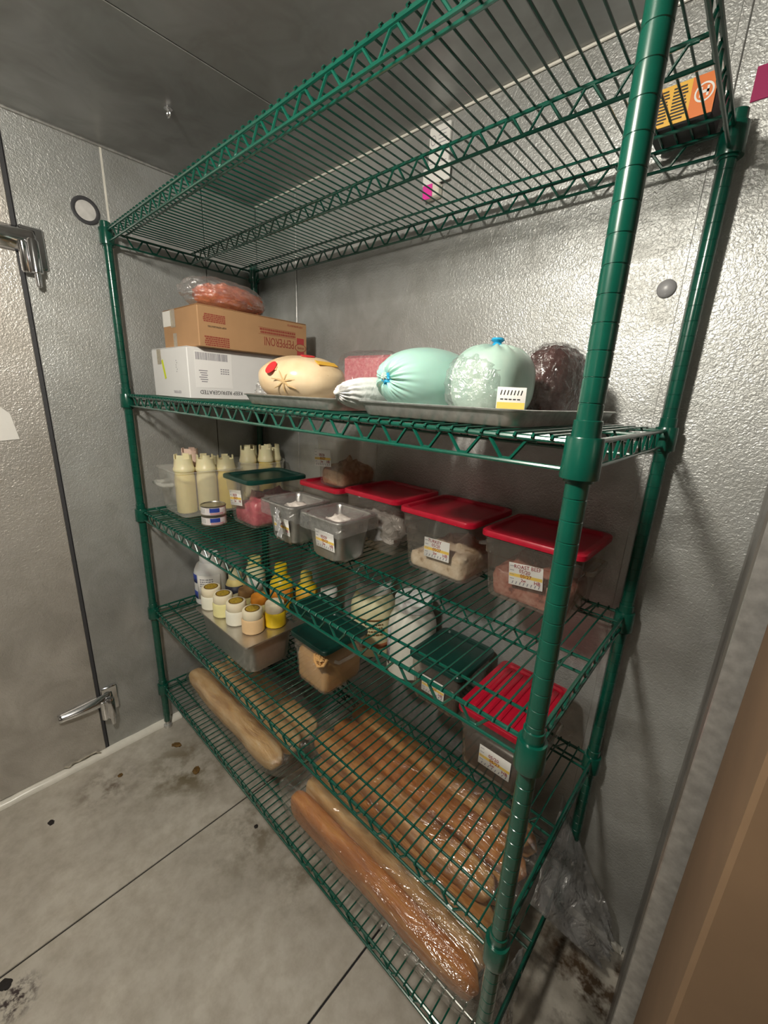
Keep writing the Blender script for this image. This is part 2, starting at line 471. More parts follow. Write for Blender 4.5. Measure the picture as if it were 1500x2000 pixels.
wl = struct('wall_left', MB().box(XW-0.10, XW-0.004, Y0-0.1, YW+0.12, -0.006, H+0.004), DARK_GAP, smooth=False)
def lpan(mb, a, b): mb.bbox(XW-0.004, XW, a, b, 0.0, H-0.001, 0.0012)
panels('wall_panel', 'y', [-0.205, 0.021, 0.318, YW+0.002], lpan, GALV, wl, 0.003)
panels('wall_panel', 'y', [Y0, -1.17], lpan, GALV, wl, 0.003)
def hpan(mb, a, b): mb.bbox(XW-0.004, XW, a, b, 1.99, H-0.001, 0.0012)
panels('wall_panel', 'y', [-1.17, -0.205], hpan, GALV, wl, 0.003)

wb = struct('wall_back', MB().box(XW-0.10, X1+0.1, YW+0.004, YW+0.10, -0.006, H+0.004), DARK_GAP, smooth=False)
def bpan(mb, a, b): mb.bbox(a, b, YW, YW+0.004, 0.0, H-0.001, 0.0012)
panels('wall_panel', 'x', [XW, 0.232, 1.446, 2.05, X1], bpan, GALV, wb, 0.003)
wr = struct('wall_right', MB().box(X1, X1+0.1, Y0-0.1, YW+0.1, -0.006, H+0.004), PIER, smooth=False)
wf = struct('wall_front', MB().box(XW-0.1, X1+0.1, Y0-0.1, Y0, -0.006, H+0.004), PIER, smooth=False)
# metal clad pier that closes the aisle at the right of the shelving
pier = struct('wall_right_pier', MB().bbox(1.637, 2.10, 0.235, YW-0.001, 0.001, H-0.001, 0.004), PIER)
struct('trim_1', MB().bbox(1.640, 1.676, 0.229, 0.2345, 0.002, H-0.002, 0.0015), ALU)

for (yy, zz0) in ((0.021, 0.02),):
    obj('joint_strip', MB().bbox(XW, XW+0.0012, yy-0.003, yy+0.003, zz0, H-0.002, 0.0004), CAULK, wl)
obj('joint_strip', MB().bbox(0.226, 0.2305, YW-0.0012, YW, 0.02, H-0.002, 0.0004), ALU, wb)
# joint covers on the back wall, corner strips, base caulking
struct('trim_2', MB().bbox(1.438, 1.453, YW-0.004, YW-0.0005, 0.02, H-0.002, 0.0015), GALV)
struct('trim_3', MB().tube([(XW+0.004, -0.2, H-0.003), (XW+0.004, YW-0.002, H-0.003)], 0.004, 8), ALU)
struct('trim_4', MB().tube([(XW, YW-0.004, H-0.003), (X1, YW-0.004, H-0.003)], 0.003, 8), CAULK)
def strip(y0, y1, seed):
    mb = MB()
    def fn(u, v):
        y = y0+(y1-y0)*u
        a = math.pi/2*v
        w = 0.024*(1+0.12*nz((y,0,0), 14, seed)); h = 0.020*(1+0.15*nz((y,1,0), 18, seed))
        return (XW+w*math.sin(a), y, 0.0005+h*math.cos(a))
    mb.grid(fn, 60, 6)
    return mb
struct('baseboard_left', strip(-1.6, 0.06, 1.0), CAULK)
mb = MB()
mb.grid(lambda u, v: (1.42+0.21*u, YW-(0.012+0.003*nz((u,0,0),9))*math.sin(math.pi/2*v), 0.0005+0.012*math.cos(math.pi/2*v)*(1+0.3*nz((u,3,0),8))), 40, 6)
struct('baseboard_back', mb, CAULK)

# plug in the left wall: dark ring with a pale disc
p = thing('wall_plug', 'round pale plug with dark ring in left wall above the post', 'wall plug', (XW, -0.038, 1.878))
def xring(r0, r1, x0, x1, n=36):
    m = MB()
    rings = []
    for (r, x) in ((r0, 0.0), (r0, x1), ((r0+r1)/2, x1+0.0015), (r1, x1), (r1, 0.0)):
        rings.append([(x, r*math.cos(2*math.pi*i/n), r*math.sin(2*math.pi*i/n)) for i in range(n)])
    return m.loft(rings)
obj('ring', xring(0.036, 0.0265, 0, 0.004), GASKET, p)
m = MB(); m.loft([[(x, r*math.cos(2*math.pi*i/36), r*math.sin(2*math.pi*i/36)) for i in range(36)] for r, x in ((0.027,0.0003),(0.026,0.0015),(0.012,0.0022),(0.001,0.0024))], False, True)
obj('disc', m, plain('pale plug disc', (0.66,0.64,0.62), 0.4, var=0.1, vscale=60), p)

# button on the back wall
p = thing('panel_button', 'small domed grey button cap on back wall near right seam', 'wall button', (1.414, YW, 1.612))
m = MB(); m.loft([[(r*math.cos(2*math.pi*i/28), y, r*math.sin(2*math.pi*i/28)) for i in range(28)] for r, y in ((0.0165,-0.0002),(0.0165,-0.002),(0.014,-0.005),(0.009,-0.0072),(0.002,-0.008))], False, True)
obj('cap', m, KNOB, p)
# ceiling hook
p = thing('ceiling_hook', 'tiny bright metal eye hook screwed into ceiling', 'hook', (0.317, 0.081, H))
obj('base_plate', MB().lathe([(0.010,-0.003),(0.010,-0.0002)], 16), CHROME, p)
obj('eye', MB().tube([(0.008*math.cos(a), 0.0, -0.012+0.008*math.sin(a)) for a in [2*math.pi*k/16 for k in range(16)]], 0.0022, 6, closed=True), CHROME, p)

# ------------------------------------------------------------------ door with hinges
door = struct('door_1', MB().bbox(XW-0.0035, XW+0.004, -1.155, -0.216, 0.022, 1.985, 0.002), GALV_DOOR)
struct('trim_5', MB().box(XW-0.0036, XW+0.001, -0.2155, -0.2065, 0.016, 1.99), GASKET, smooth=False)
def hinge(zc, flip):
    h = obj('hinge', MB().bbox(XW+0.0005, XW+0.010, -0.204, -0.150, zc-0.055, zc+0.050, 0.004), CHROME, door)
    m = MB()
    # strap of three humps across the door edge
    def fn(u, v):
        y = -0.335+0.165*u if flip else -0.31+0.14*u
        wdt = (0.016+0.014*u) if flip else 0.030
        z = zc+(0.0 if flip else 0.012)+wdt*(v-0.5)*2
        x = XW+0.007+0.020*math.sin(math.pi*min(1,max(0,v)))*(0.5+0.5*math.sin(math.pi*min(1,u*0.9+0.1)))
        return (x, y, z)
    m.grid(fn, 14, 10)
    obj('strap', m, CHROME, h, solid=0.004)
    obj('barrel', MB().lathe([(0.006,-0.062),(0.0145,-0.058),(0.0145,0.02),(0.010,0.026)], 24), CHROME, h, loc=(XW+0.026, -0.182, zc-0.01))
    obj('barrel_ridge', MB().lathe([(0.008,-0.060),(0.011,-0.056),(0.011,0.016),(0.006,0.02)], 20), CHROME, h, loc=(XW+0.022, -0.203, zc-0.012))
    obj('pin', MB().lathe([(0.003,-0.096),(0.0075,-0.092),(0.0085,-0.06)], 16), CHROME, h, loc=(XW+0.026, -0.182, zc-0.01))
hinge(1.745, False)
hinge(0.235, True)
# torn door sweep at the bottom corner
m = MB()
m.tube([(XW+0.012, -0.235+0.0*k, 0.02) if k == 0 else (XW+0.012+0.004*math.sin(k*2.1), -0.235-0.014*k, 0.026+0.012*abs(math.sin(k*1.3))) for k in range(9)], 0.0028, 6)
obj('torn_sweep', m, plain('torn seal rubber', (0.50,0.46,0.38), 0.3, var=0.3), door)
# paper on the door
m = MB()
poly = [(-0.43,1.205),(-0.287,1.217),(-0.297,1.290),(-0.318,1.312),(-0.43,1.318)]
m.add([(XW+0.0055,y,z) for y,z in poly]+[(XW+0.0062,y,z) for y,z in poly], [(0,1,2,3,4),(9,8,7,6,5)]+[(i,(i+1)%5+0,(i+1)%5+5,i+5) for i in range(5)])
tag(obj('paper_note', m, PAPER, smooth=False), 'white paper sheet with clipped corner stuck on the door', 'paper')

# ------------------------------------------------------------------ ceiling lamp (lights the room)
lamp = thing('ceiling_lamp', 'lit round globe lamp on the ceiling in the aisle', 'lamp', LAMP_POS)
obj('base', MB().lathe([(0.06,H-LAMP_POS[2]-0.0005),(0.06,H-LAMP_POS[2]-0.025),(0.045,0.058)], 28), IVORY, lamp)
obj('shade', MB().lathe([(0.046,0.060),(0.064,0.050),(0.076,0.006),(0.0745,0.006),(0.062,0.047),(0.046,0.056)], 36, cap0=False, cap1=False), IVORY, lamp)
obj('globe', MB().lathe([(0.012,-0.062),(0.036,-0.052),(0.052,-0.03),(0.057,0.0),(0.050,0.03),(0.040,0.052)], 28), LAMP_EMIT, lamp)

# ------------------------------------------------------------------ shelving unit
unit = thing('wire_shelving_unit', 'green epoxy coated wire shelving unit with five shelves and four posts', 'shelving', (0,0,0))
def post_mesh():
    prof = [(0.0120, 0.03), (0.0127, 0.032)]
    zs = sorted([1.6963 - i*IN for i in range(-6, 66)])
    for z in zs:
        if z < 0.05 or z > POST_TOP-0.02: continue
        prof += [(0.0127, z-0.0010), (0.0120, z-0.0005), (0.0120, z+0.0005), (0.0127, z+0.0010)]
    prof += [(0.0127, POST_TOP-0.004), (0.0110, POST_TOP-0.001), (0.006, POST_TOP)]
    me = MB().lathe(prof, 28).mesh('post', True, 28)
    return me
pm = post_mesh()
foot_me = MB().lathe([(0.015,0.0),(0.016,0.004),(0.015,0.012),(0.008,0.014),(0.008,0.034)], 18).mesh('foot')
cap_me = MB().lathe([(0.0132,-0.012),(0.0134,-0.002),(0.011,0.003),(0.004,0.0045)], 20).mesh('post_cap')
for (px, py) in ((0,0),(L,0),(0,D),(L,D)):
    po = obj('post', pm, GREEN, unit, loc=(px,py,0))
    obj('foot', foot_me, ALU, po)
    obj('post_cap', cap_me, GREEN, po, loc=(0,0,POST_TOP))
RT, RB, RW, RZ = 0.0138, -0.0165, 0.0036, 0.0026     # rail heights and wire radii
def zig(x0, x1, zt, zb, pitch=0.0615, horizontal='x'):
    pts = []
    n = int((x1-x0)/pitch)
    s = (x1-x0-n*pitch)/2
    for k in range(n+1):
        xc = x0+s+k*pitch
        pts += [(xc-0.006, zt), (xc+0.006, zt)]
        if k < n: pts += [(xc+pitch/2-0.006, zb), (xc+pitch/2+0.006, zb)]
    return pts
def shelf_meshes():
    f = MB()
    for z, r in ((RT, RW), (RB, 0.0029)):
        f.tube([(0.012,0,z),(L-0.012,0,z)], r, 8); f.tube([(0.012,D,z),(L-0.012,D,z)], r, 8)
        f.tube([(0,0.012,z),(0,D-0.012,z)], r, 8); f.tube([(L,0.012,z),(L,D-0.012,z)], r, 8)
    f.tube([(0,0.25,RT+0.0005),(L,0.25,RT+0.0005)], 0.0030, 8); f.tube([(0,0.25,RB),(L,0.25,RB)], 0.0030, 8)
    for yy in (0.05, 0.44): f.tube([(0,yy,RT+0.0005),(L,yy,RT+0.0005)], 0.0027, 8)
    frame_me = f.mesh('shelf')
    zx = zig(0.03, L-0.03, RT-0.003, RB+0.003); zy = zig(0.03, D-0.03, RT-0.003, RB+0.003, 0.056)
    zm = {}
    zm['front'] = MB().tube([(x,0.002,z) for x,z in zx], RZ, 6).mesh('zigzag_wire')
    zm['back'] = MB().tube([(x,D-0.002,z) for x,z in zx], RZ, 6).mesh('zigzag_wire')
    zm['mid'] = MB().tube([(x,0.25,z) for x,z in zig(0.01,L-0.01,RT-0.002,RB+0.002)], 0.0023, 6).mesh('zigzag_wire')
    zm['left'] = MB().tube([(0.002,y,z) for y,z in zy], RZ, 6).mesh('zigzag_wire')
    zm['right'] = MB().tube([(L-0.002,y,z) for y,z in zy], RZ, 6).mesh('zigzag_wire')
    zw = RT+RW+0.0012
    wire = MB().tube([(0,-0.006,zw-0.004),(0,-0.003,zw),(0,D+0.003,zw),(0,D+0.006,zw-0.004)], 0.0018, 6).mesh('mat_wire')
    col = MB().lathe([(0.0135,-0.024),(0.0205,-0.0238),(0.0208,-0.0225),(0.0196,0.0195),(0.0190,0.0208),(0.0138,0.021)], 28).mesh('corner_collar', True, 28)
    slv = MB().lathe([(0.0130,-0.030),(0.0158,-0.0298),(0.0146,0.0355),(0.0140,0.0362),(0.0130,0.0365)], 28).mesh('sleeve', True, 28)
    return frame_me, zm, wire, col, slv
FR, ZM, WIRE, COLLAR, SLEEVE = shelf_meshes()
WX = [0.034 + k*(L-0.068)/63 for k in range(64)]
for z in SHELF_Z:
    sh = obj('shelf', FR, GREEN, unit, loc=(0,0,z))
    for k in ZM: obj('zigzag_wire', ZM[k], GREEN, sh)
    for (px, py) in ((0,0),(L,0),(0,D),(L,D)):
        c = obj('corner_collar', COLLAR, GREEN, sh, loc=(px,py,0))
        obj('sleeve', SLEEVE, GREEN, sh, loc=(px,py,0.002))
    for x in WX[4:]: obj('mat_wire', WIRE, GREEN, sh, loc=(x,0,0))
    st = MB()
    zw = RT+RW+0.0012
    for x in WX[:4]: st.tube([(x,-0.006,zw-0.004),(x,-0.003,zw),(x,D+0.003,zw),(x,D+0.006,zw-0.004)], 0.0018, 6)
    o = obj('mat_wires', st, GREEN, sh); o['kind'] = 'stuff'

# ------------------------------------------------------------------ labels stuck on containers
def food_label(parent, mtx, w=0.075, h=0.05, lines=(), seed=0, band=True):
    o = obj('label', MB().bbox(-w/2, w/2, -h/2, h/2, 0, 0.0006, 0.0002), PAPER, parent, label='white food label with handwriting and yellow band')
    o.matrix_local = mtx
    rnd = random.Random(seed)
    if band:
        obj('yellow_band', MB().box(-w/2+0.001, w/2-0.001, -0.0055, 0.0015, 0.0006, 0.0008), YELLOW_BAND, o, smooth=False)
    pr = MB()
    for k in range(8):
        x = -w/2+0.007+k*(w-0.014)/7.3
        pr.add([(x,-h/2+0.003,0.0008),(x+0.0022,-h/2+0.003,0.0008),(x+0.0045,-h/2+0.0095,0.0008),(x+0.0023,-h/2+0.0095,0.0008)], [(0,1,2,3)])
    for r in range(4):
        y = h/2-0.007-r*0.0095
        x = -w/2+0.003
        for q in range(3):
            l = 0.0018+0.0015*rnd.random()
            pr.box(x, x+l, y-0.0008, y+0.0008, 0.0006, 0.00085); x += l+0.0008
    obj('print', pr, GREY_INK, o, smooth=False)
    for (s, x, y, size, mat) in lines:
        lettering(s, size, mat, o, Matrix.Translation((x, y, 0.0010))@Matrix.Rotation(rnd.uniform(-0.06,0.06), 4, 'Z'), xs=0.95)
    return o

def scrawl(seed, word=None):
    rnd = random.Random(seed)
    ls = []
    if word: ls.append((word, 0.002, 0.0185, 0.0125, RED_INK))
    ls += [('05/20', -0.002, 0.0085, 0.0115, RED_INK), ('05/27', 0.001, -0.0015, 0.0115, RED_INK), ('2w', -0.004, -0.0110, 0.0100, RED_INK), ('HB', 0.026, -0.0110, 0.0115, RED_INK)]
    return ls

def front(x, y, z, yaw=0.0):
    # label frame on a face looking towards -y
    return frame((x, y, z), (math.cos(yaw), math.sin(yaw), 0), (math.sin(yaw), -math.cos(yaw), 0))

# ------------------------------------------------------------------ square food containers
def container(name, label, x0, x1, y0, y1, z0, zlid, lidmat, wall, draft=0.008, rad=0.022, ridges=False, lab=None, handle=True, lidthick=0.011, lidlab=None, rotz=0.0, lid_over=0.004, handle_x=(1,)):
    # x0..y1: outline of the lid, z0: base, zlid: top of lid
    cx, cy = (x0+x1)/2, (y0+y1)/2
    w, d = x1-x0, y1-y0
    t = thing(name, label, 'container', (cx, cy, z0), rotz)
    hgt = zlid-z0-lidthick
    bw, bd = w-2*lid_over, d-2*lid_over
    def ring(zf, ins, r): return rring(bw-2*ins, bd-2*ins, r, zf, 5)
    rings = [ring(0.0005, draft+0.012, rad*0.8), ring(0.004, draft+0.003, rad), ring(0.012, draft, rad)]
    rings += [ring(hgt*0.70, draft*0.45+0.001, rad), ring(hgt*0.72, draft*0.35-0.001, rad), ring(hgt*0.95, 0.002, rad), ring(hgt*0.955, -0.001, rad), ring(hgt, -0.001, rad)]
    m = MB(); m.loft(rings, True, False)
    obj('body', m, wall, t)
    # lid
    l = MB()
    lw, ld = w, d
    def lr(ins, z): return rring(lw-2*ins, ld-2*ins, rad*0.9, z, 5)
    l.loft([lr(0.003, hgt-0.003), lr(0.0, hgt-0.002), lr(0.0, hgt+lidthick-0.003), lr(0.002, hgt+lidthick-0.0005), lr(0.011, hgt+lidthick), lr(0.013, hgt+lidthick-0.0006), lr(0.016, hgt+lidthick-0.0065), lr(0.022, hgt+lidthick-0.007)], True, True)
    lo = obj('lid', l, lidmat, t, label=lidlab)
    if ridges:
        n = 5
        for k in range(n):
            xx = -w/2+0.03+(w-0.06)*k/(n-1)
            obj('ridge', MB().bbox(xx-0.006, xx+0.006, -d/2+0.025, d/2-0.025, hgt+lidthick-0.0075, hgt+lidthick-0.003, 0.002), lidmat, lo)
    if handle:
        for s in handle_x:
            hm = MB()
            xo = s*(bw/2-0.004)
            zc = hgt*0.72
            hm.tube([(xo,-d*0.24,zc),(xo+s*0.012,-d*0.22,zc),(xo+s*0.014,0,zc),(xo+s*0.012,d*0.22,zc),(xo,d*0.24,zc)], 0.0052, 8)
            obj('handle', hm, wall, t)
    if lab:
        (lx, lz, yaw, ls, seed) = lab
        f = -(bd/2-draft*0.6) - 0.001
        food_label(t, front(lx-cx, f, lz-z0, 0.0) @ Matrix.Rotation(yaw, 4, 'Z'), lines=ls, seed=seed)
    return t

def filling(name, label, cat, x0, x1, y0, y1, z0, z1, mat, seed, amp=0.008, fr=28, rad=0.02, top=0.5, tilt=(0,0)):
    # lumpy food that fills a container; flat against the walls, uneven on top
    cx, cy = (x0+x1)/2, (y0+y1)/2
    w, d = x1-x0, y1-y0
    m = MB()
    rings = []
    for k, (zf, ins) in enumerate(((0.0,0.012),(0.02,0.004),(0.12,0.001),(0.35,0.0),(0.6,0.0),(0.8,0.002),(0.92,0.012),(1.0,0.03))):
        base = rring(w-2*ins, d-2*ins, rad, 0, 6)
        ring = []
        for (x, y, _) in base:
            zz = zf*(z1-z0)
            j = nz((x, y, zz), fr, seed)
            if zf >= 0.6: zz += amp*1.6*j*(zf-0.4)+ (tilt[0]*x+tilt[1]*y)*zf
            q = 1-0.09*abs(nz((x,y,zz*1.6), fr*0.9, seed+3))-0.03*abs(nz((x,y,zz), fr*2.2, seed+7))
            ring.append((x*min(1.0,q), y*min(1.0,q), zz))
        rings.append(ring)
    n = len(rings[0])
    for sc in (0.8, 0.55, 0.3, 0.1):
        ring = []
        for (x, y, z) in rings[7]:
            xx, yy = x*sc, y*sc
            ring.append((xx, yy, (z1-z0)+amp*2.2*nz((xx,yy,0.3), fr, seed+5)+amp*top+tilt[0]*xx+tilt[1]*yy))
        rings.append(ring)
    m.loft(rings, True, True)
    o = obj(name, m, mat, loc=(cx, cy, z0), angle=70)
    return tag(o, label, cat)

g_red = 'red lidded food containers on the third shelf'
# roast beef (nearest), turkey, bagged food, far red lid
container('food_container', 'clear container with red lid and roast beef label, behind front right post', 1.190, 1.415, 0.312, 0.516, S3, 1.118, RED_LID, POLY_SMOKE, draft=0.014, ridges=False,
          lab=(1.303, 1.037, 0.10, [('ROAST BEEF', 0.004, 0.0185, 0.0115, RED_INK)]+scrawl(1)[0:], 1), lidlab='red lid with recessed middle')
filling('sliced_roast_beef', 'pinkish brown sliced roast beef inside nearest red lidded container', 'meat', 1.214, 1.391, 0.336, 0.492, S3+0.006, S3+0.072, BEEF, 3.1, 0.020, 45, tilt=(-0.05,0.05))
container('food_container', 'clear container with dark red lid holding pale sliced turkey', 0.958, 1.176, 0.302, 0.514, S3, 1.124, RED_LID, POLY, draft=0.014,
          lab=(1.079, 1.035, 0.03, [('TURKEY', -0.006, 0.0185, 0.0115, RED_INK)]+scrawl(2), 2))
filling('sliced_turkey', 'pale sliced turkey filling lower half of a red lidded container', 'meat', 0.980, 1.154, 0.324, 0.492, S3+0.006, S3+0.066, TURKEY, 9.4, 0.012, 40, tilt=(0.16,0.02))
container('food_container', 'clear container with red lid and white plastic bag inside', 0.730, 0.942, 0.314, 0.516, S3, 1.128, RED_LID, POLY_SMOKE, draft=0.014)
container('food_container', 'clear container with red lid under the tub of cut chicken', 0.528, 0.722, 0.302, 0.496, S3, 1.118, RED_LID, POLY_SMOKE, draft=0.012)
def bagfn(seed, a=0.16, f=3.2):
    return lambda v, th, ph: 1 + a*noise.noise(v*f+Vector((seed,seed*2,0))) + 0.5*a*noise.noise(v*f*2.6+Vector((0,seed,seed)))
tag(obj('plastic_bag', MB().blob((0,0,0.056), (0.082,0.075,0.050), bagfn(2.2, 0.22), 40, 26, e=0.75), WHITE_BAG, loc=(0.838,0.400,S3+0.007), angle=60),
    'milky white plastic bag of food inside a red lidded container', 'bag')
# green lidded ham
container('food_container', 'clear container with dark green lid and pink ham inside', 0.312, 0.492, 0.154, 0.372, S3, 1.122, GREEN_LID, POLY, draft=0.014,
          lab=(0.382, 1.050, 0.14, scrawl(3), 3), lidlab='dark green lid')
filling('sliced_ham', 'folded pink sliced ham inside the green lidded container', 'meat', 0.336, 0.468, 0.178, 0.350, S3+0.006, S3+0.088, HAM, 5.5, 0.020, 34, tilt=(0.30,0.05))
# open tub of cut chicken on top of the far red lid
t = thing('chicken_tub', 'open clear tub of cut chicken standing on a red lid', 'container', (0.668, 0.395, 1.1184))
m = MB(); m.loft([rring(0.094,0.146,0.02,0.0005,5), rring(0.104,0.156,0.02,0.006,5), rring(0.116,0.168,0.02,0.136,5), rring(0.121,0.173,0.02,0.138,5), rring(0.121,0.173,0.02,0.144,5), rring(0.114,0.166,0.02,0.144,5)], True, False)
obj('body', m, POLY, t)
food_label(t, front(-0.020, -0.0865, 0.085) @ Matrix.Rotation(0.08, 4, 'Z'), lines=scrawl(4), seed=4)
filling('cut_chicken', 'pile of tan cut chicken pieces in the open clear tub', 'meat', 0.668-0.050, 0.668+0.050, 0.395-0.075, 0.395+0.075, 1.1184+0.004, 1.1184+0.060, CHICKEN, 7.7, 0.014, 60)

# ------------------------------------------------------------------ stainless pans with film
def steel_pan(name, label, x0, x1, y0, y1, z0, zr, film=True, lab=None, seed=0, food=True):
    cx, cy = (x0+x1)/2, (y0+y1)/2
    w, d = x1-x0, y1-y0
    t = thing(name, label, 'pan', (cx, cy, z0))
    h = zr-z0
    def R(ins, z, r): return rring(w-2*ins, d-2*ins, r, z, 6)
    m = MB()
    m.loft([R(0.036,0.0005,0.022), R(0.026,0.003,0.028), R(0.021,0.012,0.028), R(0.013,h-0.018,0.024), R(0.011,h-0.008,0.022), R(0.002,h-0.007,0.018), R(0.0,h-0.004,0.018), R(0.002,h-0.001,0.018),
            R(0.010,h-0.001,0.020), R(0.014,h-0.010,0.022), R(0.023,0.014,0.026), R(0.034,0.005,0.022)], True, True)
    obj('body', m, STEEL, t)
    if film:
        fm = MB()
        n = 14
        rings = []
        base = rring(w, d, 0.018, 0, 6)
        for (ins, zz, wob) in ((-0.004,h-0.042,0.016), (-0.003,h-0.028,0.006), (-0.0025,h-0.010,0.001), (-0.002,h+0.0005,0.0), (0.006,h+0.0012,0.0)):
            ring = []
            for (x, y, _) in base:
                a = math.atan2(y, x)
                sx = (w-2*ins)/w; sy = (d-2*ins)/d
                k = 1 + (0.02*noise.noise(Vector((math.cos(a)*6, math.sin(a)*6, seed))) if wob > 0.002 else 0)
                ring.append((x*sx*k, y*sy*k, zz+wob*noise.noise(Vector((math.cos(a)*4+seed, math.sin(a)*4, zz*30)))))
            rings.append(ring)
        for sc in (0.85, 0.6, 0.35, 0.1):
            ring = [(x*sc, y*sc, h-0.018*(1-sc**2)+0.005*nz((x*sc,y*sc,0), 30, seed)) for (x, y, _) in base]
            rings.append(ring)
        fm.loft(rings, False, True)
        obj('film', fm, FILM, t, angle=25)
    if lab:
        yaw = lab[2]
        lm = front(lab[0]-cx, -(d/2-0.0145)-0.0030, lab[1]-z0) @ Matrix.Rotation(yaw, 4, 'Z') @ Matrix.Rotation(0.0, 4, 'X')
        lo = food_label(t, lm @ Matrix.Rotation(0.10, 4, 'X'), lines=lab[3], seed=lab[4])
    return t
steel_pan('steel_pan', 'film covered steel pan with crumpled foil strip hanging on its front', 0.540, 0.698, 0.158, 0.302, S3, 1.082, lab=(0.634, 1.016, 0.0, scrawl(5), 5), seed=1.0)
steel_pan('steel_pan', 'film covered steel pan with label, nearer to the right post', 0.722, 0.886, 0.166, 0.312, S3, 1.082, lab=(0.819, 1.020, 0.0, scrawl(6), 6), seed=2.0)
for k, (x, y, lb) in enumerate(((0.620,0.232,'pale food under film in the steel pan with foil strip'), (0.805,0.240,'pale food under film in the nearer steel pan'))):
    tag(obj('pale_food', MB().blob((0,0,0.025), (0.046,0.044,0.040), bagfn(4.0+k, 0.18), 30, 18, e=0.8), PALE_FILL, loc=(x,y,1.006), angle=70), lb, 'food')
# twisted foil strip hanging from the first pan
pts = [(0.652,0.146,1.075),(0.655,0.142,1.062),(0.664,0.139,1.048),(0.672,0.136,1.030),(0.676,0.134,1.012),(0.683,0.132,1.000)]
m = MB()
def foilfn(u, v):
    i = u*(len(pts)-1); k = min(int(i), len(pts)-2); fr = i-k
    a, b = Vector(pts[k]), Vector(pts[k+1])
    p_ = a.lerp(b, fr)
    wv = 0.008+0.006*u
    return p_ + Vector((wv*(v-0.5)*2, -0.003*math.sin(v*9+u*20), 0.004*math.sin(v*11-u*14)))
m.grid(foilfn, 24, 8)
tag(obj('film_twist', m, plain('bright crumpled foil', (0.85,0.85,0.86), 0.22, 0.7, bstr=0.6, bscale=150), solid=0.0012), 'bright twisted foil strip hanging from a steel pan rim', 'foil')

# ------------------------------------------------------------------ two stacked cans
def can(z, label):
    t = thing('food_can', label, 'can', (0.322, 0.117, z), 0.5)
    obj('tin', MB().lathe([(0.0375,0.0),(0.0395,0.0008),(0.0395,0.003),(0.038,0.004),(0.038,0.029),(0.0395,0.030),(0.0395,0.0325),(0.0375,0.033),(0.0365,0.0305),(0.0345,0.030),(0.010,0.0302)], 36), CAN_TIN, t)
    lb = obj('label_wrap', MB().lathe([(0.0383,0.005),(0.0383,0.028)], 36, cap0=False, cap1=False), plain('can label paper', (0.74,0.68,0.68), 0.4, var=0.08, vscale=90), t)
    def patch(a0, a1, z0, z1, mat, nm):
        m = MB(); m.grid(lambda u, v: (0.0386*math.cos(a0+(a1-a0)*u), 0.0386*math.sin(a0+(a1-a0)*u), z0+(z1-z0)*v), 12, 1)
        obj(nm, m, mat, lb)
    patch(-1.25, -0.45, 0.013, 0.027, BLUE_LABEL, 'blue_mark')
    patch(-2.35, -1.55, 0.009, 0.026, PAPER, 'barcode_field')
    for q in range(9): patch(-2.28+q*0.075, -2.25+q*0.075, 0.010, 0.025, GREY_INK, 'bar')
    patch(-1.2, -0.1, 0.006, 0.012, plain('pink can print', (0.55,0.30,0.32), 0.4), 'pink_mark')
can(S3, 'lower can of the two flat stacked cans by the bottles')
can(S3+0.0332, 'upper can of the two flat stacked cans, metal top visible')

# ------------------------------------------------------------------ bin of squeeze bottles
def open_bin(name, label, x0, x1, y0, y1, z0, zr, mat):
    cx, cy = (x0+x1)/2, (y0+y1)/2; w, d = x1-x0, y1-y0; h = zr-z0
    t = thing(name, label, 'container', (cx,cy,z0))
    def R(i, z, r): return rring(w-2*i, d-2*i, r, z, 5)
    m = MB(); m.loft([R(0.022,0.0005,0.02), R(0.014,0.004,0.025), R(0.010,0.02,0.028), R(0.002,h-0.006,0.024), R(-0.002,h-0.004,0.022), R(-0.002,h,0.022), R(0.003,h,0.022)], True, False)
    obj('body', m, mat, t)
    hm = MB(); zc = h*0.70
    hm.tube([(-0.040,-d/2+0.004,zc),(-0.040,-d/2-0.022,zc+0.002),(-0.034,-d/2-0.027,zc+0.002),(0.034,-d/2-0.027,zc+0.002),(0.040,-d/2-0.022,zc+0.002),(0.040,-d/2+0.004,zc)], 0.0065, 8)
    obj('handle', hm, mat, t)
    return t
open_bin('bottle_bin', 'frosted clear bin holding tall cream squeeze bottles at shelf left', 0.038, 0.238, 0.048, 0.280, S3, 1.118, POLY_WHITE)
